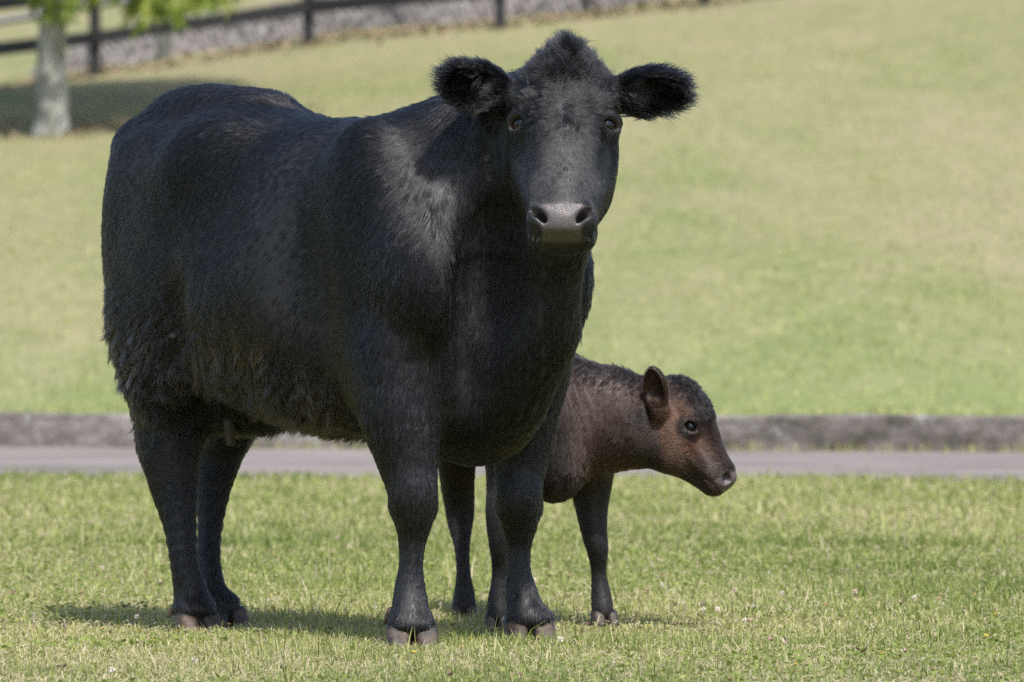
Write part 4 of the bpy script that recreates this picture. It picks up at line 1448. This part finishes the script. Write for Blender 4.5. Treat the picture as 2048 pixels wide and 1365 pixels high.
def calf_tint(P, n, rg):
    """coat colour: black legs, muzzle edge and forehead, brown neck, reddish cheek"""
    s, a, nn = ((P - CHO) @ CH_AX.T).T
    X, Y, Z = P.T
    head = sstep(a, -0.03, 0.03) * sstep(nn, -0.20, -0.14) * sstep(X, 0.28, 0.34)
    neck = sstep(X, 0.10, 0.18) * sstep(Z, 0.36, 0.42) * (1 - head)
    mane = neck * sstep(n[:, 2], 0.35, 0.75)
    l = EAR_T - EAR_B; t = (P - EAR_B) @ l / (l @ l)
    earw = sstep(t, 0.0, 0.12) * (np.linalg.norm(P - (EAR_B + np.clip(t, 0, 1)[:, None] * l), axis=1) < 0.05) * (Y < 0.80)
    tint = 0.17 + 0.31 * neck
    cheek = head * sstep(np.abs(s), 0.018, 0.040) * sstep(nn, 0.022, -0.012)
    tint = tint * (1 - head) + head * 0.34
    tint = tint + cheek * (0.46 * sstep(a, 0.02, 0.07) * sstep(a, 0.245, 0.15))
    dark = head * sstep(nn, 0.0, 0.035) * sstep(a, 0.17, 0.10)
    tint = tint * (1 - 0.80 * dark)
    ed = np.linalg.norm(P - K(0.06, 0.117, -0.022), axis=1)
    tint = np.where(head > 0.5, tint * (0.25 + 0.75 * sstep(ed, 0.020, 0.042)), tint)
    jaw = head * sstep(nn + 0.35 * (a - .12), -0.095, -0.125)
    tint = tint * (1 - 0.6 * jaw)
    tint = np.where(earw > 0.3, 0.45, tint)
    tint = tint * (1 - 0.8 * sstep(Z, 0.38, 0.27) * (1 - head)) * (1 - 0.5 * mane)
    tint = tint + 0.30 * (rg.random(len(P)) - .5) * (tint > .1) + 0.10 * wave_noise(P, 30, 61) * neck
    return np.clip(tint, 0, 1)


def calf_attrs(V, N):
    h = (V - CHO) @ CH_AX.T
    s, a, n = h.T
    nose = sstep(a - 0.15 * n, 0.268, 0.275) * sstep(n, -0.050, -0.040)
    nose = np.maximum(nose, 0.25 * sstep(np.linalg.norm(V - K(0.031, 0.274, -0.016), axis=1), 0.017, 0.012))
    lid = np.zeros(len(V), np.float32)
    for c, l in zip(CALF_EYES, CALF_LOOK):
        d = np.linalg.norm(V - (c + l * .012), axis=1)
        lid = np.maximum(lid, 0.14 * sstep(d, 0.026, 0.017))
    return {"nose": nose, "lid": lid, "tint": calf_tint(V, N, np.random.default_rng(1))}


_kmesh = CALF.mesh
def folded(lo, hi, vox, passes=2):
    """loose upright skin folds on the turned neck"""
    V, Q, N = _kmesh(lo, hi, vox, passes)
    x = V[:, 0] + 0.25 * (V[:, 2] - 0.6) + 0.010 * wave_noise(V, 25, 5)
    k = sstep(V[:, 0], 0.06, 0.10) * sstep(V[:, 0], 0.23, 0.17) * sstep(V[:, 2], 0.44, 0.50) * sstep(V[:, 2], 0.66, 0.60)
    return V + N * (0.0027 * (0.6 + 0.6 * wave_noise(V, 12, 15)) * np.sin(x * 2 * math.pi / 0.027) * k + 0.002 * wave_noise(V, 30, 7) * sstep(V[:, 0], 0.30, 0.2))[:, None], Q, N
CALF.mesh = folded
calf_body, KV, KQ, KN = skin_obj("body", CALF, (-0.42, 0.45, 0.005), (0.75, 1.85, 0.86), 0.006 if QUICK else 0.004, HIDE_CALF, calf, calf_attrs)
for c, l in zip(CALF_EYES, CALF_LOOK):
    eyeball(c, 0.0178, l, EYE_CALF, calf, 1.22)
cdirs = {'fr': (0.0, -1), 'fl': (0.35, -1), 'hr': (0.0, -1), 'hl': (0.2, -1)}
for k in CFEET:
    hoof_part(CFEET[k] + unit(np.array([*cdirs[k], 0.0])) * 0.016 + np.array([0, 0, -0.002]), np.array([*cdirs[k], 0.0]), 0.066, 0.042, 0.078, HOOF_DARK, calf, 0.003, 0.06)


def calf_fur():
    rg = np.random.default_rng(202)
    at = calf_attrs(KV, KN)
    h = (KV - CHO) @ CH_AX.T
    headv = sstep(h[:, 1], -0.03, 0.02) * sstep(h[:, 2], -0.19, -0.15) * (KV[:, 0] > 0.30)
    dens = 1 + 1.6 * headv
    dens = dens * (1 - sstep(at["nose"], 0.05, 0.4))
    dens[KV[:, 2] < 0.03] = 0
    for c, l in zip(CALF_EYES, CALF_LOOK):
        dens[np.linalg.norm(KV - (c + l * 0.014), axis=1) < 0.0195] = 0
    P, n = sample_surface(KV, KQ, KN, dens.astype(np.float32), 25000 if QUICK else 230000, rg)
    h = (P - CHO) @ CH_AX.T
    s, a, nn = h.T
    X, Y, Z = P.T
    head = sstep(a, -0.03, 0.03) * sstep(nn, -0.20, -0.14) * sstep(X, 0.28, 0.34)
    neck = sstep(X, 0.10, 0.18) * sstep(Z, 0.36, 0.42) * (1 - head)
    legw = sstep(Z, 0.42, 0.33) * (1 - head)
    l = EAR_T - EAR_B; t = (P - EAR_B) @ l / (l @ l)
    earw = sstep(t, 0.0, 0.12) * (np.linalg.norm(P - (EAR_B + np.clip(t, 0, 1)[:, None] * l), axis=1) < 0.05) * (Y < 0.80)
    down = np.array([0, 0, -1.0])
    comb = np.tile(np.array([0, 0.8, -0.6]), (len(P), 1))
    comb = comb * (1 - neck)[:, None] + np.array([-0.55, 0.05, -0.75])[None] * neck[:, None]
    comb = comb * (1 - legw)[:, None] + down[None] * legw[:, None]
    hd = -CA[None] * (0.4 + 0 * a)[:, None] - CNN[None] * 0.75 * sstep(np.abs(s), 0.02, 0.045)[:, None]
    top = head * sstep(nn, -0.02, 0.03) * sstep(a, 0.15, 0.09)
    hd = hd * (1 - top)[:, None] + (CA[None] * 0.7 + CSS[None] * np.sign(s)[:, None] * 0.6 + CSS[None] * (wave_noise(P, 80, 6) * .8)[:, None]) * top[:, None]
    comb = comb * (1 - head)[:, None] + hd * head[:, None]
    comb = comb + np.array([0.3, 0.2, 0.3]) * (wave_noise(P, 16, 4)[:, None] * 0.5)
    comb = np.where(earw[:, None] > 0.3, unit(l)[None] + 0.5 * (P - EAR_B - np.clip(t, 0, 1)[:, None] * l) / 0.03, comb)
    mane = neck * sstep(n[:, 2], 0.35, 0.75)
    brisk = (1 - head) * sstep(Z, 0.47, 0.40) * sstep(Z, 0.30, 0.34) * (np.abs(X - 0.08) < 0.12)
    L = np.full(len(P), 0.012) + 0.003 * neck + 0.007 * brisk + 0.004 * mane
    L = np.where(head > 0.5, 0.0095 + 0.008 * top, L)
    L = L * (1 - 0.35 * legw)
    L = np.where(earw > 0.3, 0.010, L)
    lift = np.full(len(P), 0.16) + 0.12 * mane + 0.15 * brisk + 0.25 * top
    clump = 0.15 + 0.22 * neck + 0.3 * brisk + 0.25 * mane + 0.45 * top
    clump = np.where(earw > 0.3, 0.1, clump)
    clump = np.where((head > .5) & (top < .3), 0.1, clump)
    tint = calf_tint(P, n, rg)
    csize = np.full(len(P), 0.013); csize = np.where(head > .5, 0.010, csize)
    rad = np.where(head > 0.5, 0.00044, 0.00056) * (2.0 if QUICK else 1)
    fur_obj("coat", P, n, comb, L, lift, csize, clump, np.full(len(P), 0.2) + 0.4 * top, rad, np.clip(tint, 0, 1), HAIR_CALF, calf, rg)
    d2 = np.exp(-(((h := (KV - CHO) @ CH_AX.T)[:, 0] / 0.03) ** 2 + ((h[:, 1] - 0.012) / 0.022) ** 2 + ((h[:, 2] - 0.022) / 0.03) ** 2)).astype(np.float32)
    P, n = sample_surface(KV, KQ, KN, d2, 700 if QUICK else 2500, rg)
    fur_obj("poll_tuft", P, n, np.tile(CA * 0.4 - CNN * 0.0 + np.array([0, 0, .4]), (len(P), 1)), np.full(len(P), 0.020), np.full(len(P), 0.75), np.full(len(P), 0.009), np.full(len(P), 0.6), np.full(len(P), 0.4), np.full(len(P), 0.00045), 0.1 * rg.random(len(P)), HAIR_CALF, calf, rg)
if not os.environ.get("NOFUR"):
    calf_fur()


# ------------------------------------------------------------------ grass in the foreground meadow
def build_grass():
    r = np.random.default_rng(404)
    f = 0.25 if QUICK else 1.0
    parts = []
    def zone(y0, y1, hw0, hw1, n, hmu, wmu):
        n = int(n * f)
        Y = y0 + (y1 - y0) * r.random(n)
        hw = hw0 + (hw1 - hw0) * (Y - y0) / (y1 - y0)
        X = (r.random(n) * 2 - 1) * hw
        return X, Y, np.full(n, hmu), np.full(n, wmu)
    Z = [zone(-3.2, 0.4, 3.0, 3.5, 395000, 0.031, 0.0013), zone(0.4, 4.0, 3.5, 4.3, 285000, 0.032, 0.0016), zone(4.0, 9.0, 4.3, 5.5, 235000, 0.034, 0.0021), zone(9.0, 15.2, 5.5, 7.2, 205000, 0.036, 0.0028)]
    X, Y, hm, wm = [np.concatenate(c) for c in zip(*Z)]
    # the verge ends in a ragged line along the road
    keep = Y + CAM_D < 32.55 - 0.11 * X + 0.12 * np.sin(X * 2.3) + 0.08 * np.sin(X * 5.1 + 1) + r.random(len(X)) ** 2 * 0.5
    X, Y, hm, wm = X[keep], Y[keep], hm[keep], wm[keep]
    # a few taller blades grow up around each hoof
    for p in list(FEET.values()) + list(CFEET.values()):
        m_ = int(420 * f) + 1; a_ = r.random(m_) * 6.283; q_ = 0.055 + 0.11 * r.random(m_)
        X = np.concatenate([X, p[0] + np.cos(a_) * q_]); Y = np.concatenate([Y, p[1] - 0.03 + np.sin(a_) * q_])
        hm = np.concatenate([hm, np.full(m_, 0.026)]); wm = np.concatenate([wm, np.full(m_, 0.0014)])
    P2 = np.stack([X, Y, 0 * X], 1)
    lump = wave_noise(P2, 5.0, 1); lump2 = wave_noise(P2, 1.3, 2); fine = wave_noise(P2, 22, 3)
    # tufts: pull roots together in clumps
    dens = np.clip(0.62 + 0.35 * lump + 0.25 * fine, 0.12, 1)
    keep = r.random(len(X)) < dens
    X, Y, hm, wm, lump, lump2, fine = [q[keep] for q in (X, Y, hm, wm, lump, lump2, fine)]
    n = len(X)
    straw = r.random(n) < np.clip(0.24 - 0.12 * lump + 0.08 * lump2 + 0.26 * sstep(Y, 0.0, -1.2), 0.04, 0.7)
    lying = straw & (r.random(n) < 0.65)
    tramp = np.ones(n)                                     # trodden short right under the feet
    for p in list(FEET.values()) + list(CFEET.values()):
        tramp = np.minimum(tramp, 0.55 + 0.45 * sstep(np.hypot(X - p[0], Y - p[1] + 0.05), 0.07, 0.20))
    h = hm * tramp * (0.45 + 0.85 * r.random(n)) * (1 + 0.28 * lump) * np.where(r.random(n) < 0.02, 2.1, 1.0) * np.where(r.random(n) < 0.0025, 3.2, 1.0)
    ang = r.random(n) * 6.283
    lean = np.clip(np.abs(r.normal(0.55, 0.38, n)), 0, 1.35)
    lean = np.where(lying, 1.35 + 0.15 * r.random(n), lean)
    d = np.stack([np.cos(ang), np.sin(ang), 0 * ang], 1)
    sdir = np.stack([-np.sin(ang), np.cos(ang), 0 * ang], 1)
    wv = wm * (0.55 + 0.9 * r.random(n))
    tw = r.normal(0, .5, n)
    sdir = sdir * np.cos(tw)[:, None] + np.array([0, 0, 1.0]) * np.sin(tw)[:, None] * 0.4
    root = np.stack([X, Y, np.where(lying, 0.004 + 0.016 * r.random(n), -0.002)], 1)
    def at(t):
        th = lean * (0.45 + 0.75 * t)
        return root + (h * t)[:, None] * (d * np.sin(th)[:, None] + np.array([0, 0, 1.0]) * np.cos(th)[:, None])
    m1, m2, tip = at(0.42), at(0.75), at(1.0)
    V = np.stack([root - sdir * wv[:, None], root + sdir * wv[:, None], m1 - sdir * wv[:, None] * .95, m1 + sdir * wv[:, None] * .95, m2 - sdir * wv[:, None] * .65, m2 + sdir * wv[:, None] * .65, tip], 1).reshape(-1, 3)
    i0 = np.arange(n) * 7
    Q = np.concatenate([np.stack([i0, i0 + 1, i0 + 3, i0 + 2], 1), np.stack([i0 + 2, i0 + 3, i0 + 5, i0 + 4], 1)])
    Tt = np.stack([i0 + 4, i0 + 5, i0 + 6], 1)
    tone = np.where(straw, 0.80 + 0.2 * r.random(n), np.clip(0.28 + 0.16 * lump2 - 0.10 * lump + 0.17 * r.normal(size=n), 0.0, 0.72))
    tone = np.repeat(tone, 7)
    # clover leaves: small rounded leaflets held flat
    nc = int(52000 * f)
    cx = (r.random(nc) * 2 - 1) * 2.8; cy = -3.0 + 8.5 * r.random(nc) ** 1.3
    kp = wave_noise(np.stack([cx, cy, 0 * cx], 1), 3.2, 9) > -0.1
    cx, cy = cx[kp], cy[kp]; nc = len(cx)
    cz = 0.010 + 0.024 * r.random(nc); sz = 0.0035 + 0.0035 * r.random(nc); ca = r.random(nc) * 6.283
    tl = r.normal(0, .35, (nc, 2))
    VV = []
    ring = 6
    for k in range(ring):
        a = ca + 2 * math.pi * k / ring
        dx, dy = np.cos(a) * sz, np.sin(a) * sz
        VV.append(np.stack([cx + dx, cy + dy, cz + dx * tl[:, 0] + dy * tl[:, 1] + 0.001 * (k % 2)], 1))
    V2 = np.stack(VV, 1).reshape(-1, 3); j0 = len(V) + np.arange(nc) * ring
    hexq = np.stack([j0 + k for k in range(ring)], 1)
    V = np.concatenate([V, V2]); tone = np.concatenate([tone, np.repeat(np.clip(r.normal(.16, .1, nc), 0, .5), ring)])
    # coarse tufts over the hillside and along both edges of the kerb
    nh = int(34000 * f)
    hx0 = (r.random(nh) * 2 - 1); hs = np.where(r.random(nh) < 0.03, 0.12 + 0.25 * r.random(nh), 0.05 + 42 * r.random(nh))
    hd = 38.4 + hs; hx = hx0 * hd * 0.11; hd = hd + yaw_line(hx)
    hz = hill_z(hx, hd)
    ha = r.random(nh) * 6.283; hl = r.normal(0.6, .3, nh); hh = 0.035 * (0.5 + r.random(nh)); hw = 0.0045 + 0.004 * r.random(nh)
    nk = int(900 * f); kx = (r.random(nk) * 2 - 1) * 4.2
    kk = wave_noise(np.stack([kx, 0 * kx, 0 * kx], 1), 3.0, 19) > -0.2
    kx = kx[kk]; nk = len(kx); kd = 37.97 + yaw_line(kx) - 0.05 * r.random(nk)
    hx = np.concatenate([hx, kx]); hd = np.concatenate([hd, kd]); hz = np.concatenate([hz, np.full(nk, 0.0)])
    ha = np.concatenate([ha, r.random(nk) * 6.283]); hl = np.concatenate([hl, r.normal(.3, .2, nk)]); hh = np.concatenate([hh, 0.03 + 0.05 * r.random(nk)]); hw = np.concatenate([hw, np.full(nk, .004)])
    rt = np.stack([hx, hd - CAM_D, hz], 1); sdv = np.stack([-np.sin(ha), np.cos(ha), 0 * ha], 1) * hw[:, None]
    tp = rt + hh[:, None] * np.stack([np.cos(ha) * np.sin(hl), np.sin(ha) * np.sin(hl), np.cos(hl)], 1)
    t0 = len(V) + np.arange(len(hx)) * 3
    V = np.concatenate([V, np.stack([rt - sdv, rt + sdv, tp], 1).reshape(-1, 3)])
    Tt = np.concatenate([Tt, np.stack([t0, t0 + 1, t0 + 2], 1)])
    tone = np.concatenate([tone, np.repeat(np.where(r.random(len(hx)) < 0.22, 0.80, np.clip(0.46 + 0.12 * wave_noise(rt * [1, .3, 0], 1.6, 23) + 0.12 * r.normal(size=len(hx)), 0.05, .72)), 3)])
    gm = leaf_mat("grass_blade", [(0.0, (0.135, 0.185, 0.048)), (0.25, (0.27, 0.320, 0.086)), (0.5, (0.40, 0.425, 0.142)), (0.74, (0.49, 0.47, 0.20)), (0.82, (0.50, 0.44, 0.25)), (1.0, (0.63, 0.56, 0.38))], "tone", 0.42, 0.5)
    o = mesh_obj("grass", V, [Q.astype(np.int32), Tt.astype(np.int32), hexq.astype(np.int32)], gm, None, True, {"tone": tone})
    tag(o, "short mixed meadow grass with straw and clover leaves around the animals' hooves", kind="stuff")
if not os.environ.get("NOGRASS"):
    build_grass()


# ------------------------------------------------------------------ flowers and litter in the grass
def scatter():
    r = np.random.default_rng(606)
    def flower_mesh(kind):
        """head of many small florets on a thin stem; z = 0 at the ground"""
        V, F3 = [], []
        h = {'clover': 0.045, 'brown': 0.038, 'yellow': 0.036}[kind]
        R_ = {'clover': 0.0085, 'brown': 0.0075, 'yellow': 0.0060}[kind]
        def petal(a, b, wv):
            dd = unit(b - a); s = unit(np.cross(dd, (0.31, 0.17, 0.93))) * wv; i = len(V)
            V.extend([a, a + (b - a) * .6 + s, b, a + (b - a) * .6 - s]); F3.append([i, i + 1, i + 2, i + 3])
        c = np.array([0, 0, h])
        if kind == 'yellow':
            for k in range(5):
                a = 2 * math.pi * k / 5
                petal(c, c + R_ * np.array([math.cos(a), math.sin(a), .35]), R_ * .5)
            for k in range(4):
                a = 2 * math.pi * k / 4
                petal(c, c + .4 * R_ * np.array([math.cos(a), math.sin(a), 1.2]), R_ * .25)
        else:
            for k in range(46):
                v = unit(r.normal(size=3)); v[2] = v[2] if kind == 'clover' else -abs(v[2]) * .6 + .2
                v = unit(v)
                petal(c + v * R_ * .25, c + v * R_ * (0.8 + .35 * r.random()), R_ * .24)
        nh = len(F3)
        for k in range(3):
            a = 2 * math.pi * k / 3; b = 2 * math.pi * (k + 1) / 3; q = .0009; i = len(V)
            V.extend([np.array([q * math.cos(a), q * math.sin(a), 0]), np.array([q * math.cos(b), q * math.sin(b), 0]), np.array([q * math.cos(b), q * math.sin(b), h]), np.array([q * math.cos(a), q * math.sin(a), h])]); F3.append([i, i + 1, i + 2, i + 3])
        return np.array(V), np.array(F3), nh
    def simple(name, stops, rough=0.8):
        m, t, b = new_mat(name)
        oi = t.nodes.new("ShaderNodeObjectInfo"); rr = ramp(t, stops)
        t.links.new(oi.outputs["Random"], rr.inputs[0]); t.links.new(rr.outputs[0], b.inputs["Base Color"]); b.inputs["Roughness"].default_value = rough
        return m
    stem = simple("stem_green", [(0, (0.13, 0.17, 0.04)), (1, (0.22, 0.22, 0.08))])
    mats = {'clover': simple("clover_petal", [(0, (0.72, 0.66, 0.60)), (0.6, (0.66, 0.55, 0.50)), (1, (0.55, 0.42, 0.36))]),
            'brown': simple("dry_petal", [(0, (0.20, 0.10, 0.055)), (1, (0.34, 0.21, 0.13))]),
            'yellow': simple("buttercup_petal", [(0, (0.80, 0.55, 0.02)), (1, (0.75, 0.42, 0.02))])}
    info = {'clover': ("white_clover_flower", "white clover flower head among the meadow grass", "white clover flowers in the meadow", 58),
            'brown': ("withered_clover_flower", "withered brown clover head among the meadow grass", "withered clover heads in the meadow", 80),
            'yellow': ("yellow_flower", "tiny yellow flower among the meadow grass", "yellow flowers in the meadow", 46)}
    spots = {  # measured ground spots of the ones that stand out
        'clover': [(1330, 1175), (1360, 1205), (1480, 1185), (1560, 1190), (1570, 1200), (1610, 1193), (1720, 1190), (1765, 1197), (1445, 1218), (1500, 1210), (700, 1215), (745, 1213), (880, 1215), (965, 1220), (1320, 1150), (60, 1235), (275, 1235), (1085, 1170), (1075, 1165), (1400, 1215)],
        'brown': [(1650, 1205), (1300, 1180), (1350, 1210), (1390, 1222), (1545, 1170), (1690, 1175), (1870, 1195), (1110, 1240), (875, 1200), (1310, 1250), (1875, 1240)],
        'yellow': [(272, 1262), (358, 1262), (305, 1275), (452, 1248), (895, 1250), (925, 1285), (1078, 1275), (1018, 1285), (686, 1318), (1595, 1330), (1960, 1270), (2040, 1265), (1290, 1245), (1130, 1310), (285, 1235)]}
    for kind, (name, lab, grp, n) in info.items():
        V, F, nh = flower_mesh(kind)
        base = mesh_obj(name, V, F, [mats[kind], stem], None, False)
        for i, p in enumerate(base.data.polygons): p.material_index = 0 if i < nh else 1
        pts = []
        for (px, py) in spots[kind]:
            d = FPX * (CAM_H - 0.03) / (py - HORIZ); pts.append(((px - 1024) / FPX * d, d - CAM_D))
        while len(pts) < n:
            d = 16.2 + 8.5 * r.random() ** 1.2
            x = (r.random() * 2 - 1) * d * 0.078
            if kind != 'yellow' and r.random() < 0.35: x = abs(x)
            if wave_noise(np.array([[x, d - CAM_D, 0]]), 2.5, 77)[0] < -0.25: continue
            pts.append((x, d - CAM_D))
        for i, (x, y) in enumerate(pts):
            o = base if i == 0 else base.copy()
            if i: C.objects.link(o)
            s = r.uniform(0.6, 1.0)
            o.location = (x, y, -0.003); o.scale = (s, s, s); o.rotation_euler = (r.normal() * .25, r.normal() * .25, r.uniform(0, 6.283))
            tag(o, lab, "flower", grp)
    # curled dead leaves lying in the grass
    nu, nv = 9, 5
    V = []
    for i in range(nu):
        t = i / (nu - 1); wv = 0.011 * math.sin(math.pi * min(t * .92 + .06, 1)) ** .7
        for j in range(nv):
            q = (j / (nv - 1) - .5) * 2
            V.append([(t - .5) * 0.05, q * wv, 0.010 * (q * q) + 0.014 * (t - .5) ** 2 * 4 + 0.0015 * math.sin(7 * t + 3 * q)])
    Q = [[i * nv + j, (i + 1) * nv + j, (i + 1) * nv + j + 1, i * nv + j + 1] for i in range(nu - 1) for j in range(nv - 1)]
    lm = simple("dead_leaf", [(0, (0.10, 0.06, 0.045)), (0.5, (0.22, 0.14, 0.10)), (1, (0.42, 0.33, 0.24))], 0.7)
    base = mesh_obj("dead_leaf", np.array(V), np.array(Q), lm, None, True)
    sol = [(1500, 1236), (1180, 1246), (1575, 1280), (1810, 1298), (1460, 1355), (320, 1165), (440, 1160), (250, 1210), (1100, 1130), (1350, 1245), (1725, 1298), (1540, 1275), (125, 1330), (1400, 1335), (1990, 1325), (900, 1345), (560, 1330)]
    for i, (px, py) in enumerate(sol):
        o = base if i == 0 else base.copy()
        if i: C.objects.link(o)
        d = FPX * (CAM_H - 0.03) / (py - HORIZ)
        s = r.uniform(.35, .7)
        o.location = ((px - 1024) / FPX * d, d - CAM_D, 0.022); o.scale = (s, s, s)
        o.rotation_euler = (r.normal() * .4, r.normal() * .4, r.uniform(0, 6.283))
        tag(o, "curled brown dead leaf lying in the meadow grass", "leaf", "dead leaves in the meadow")
scatter()
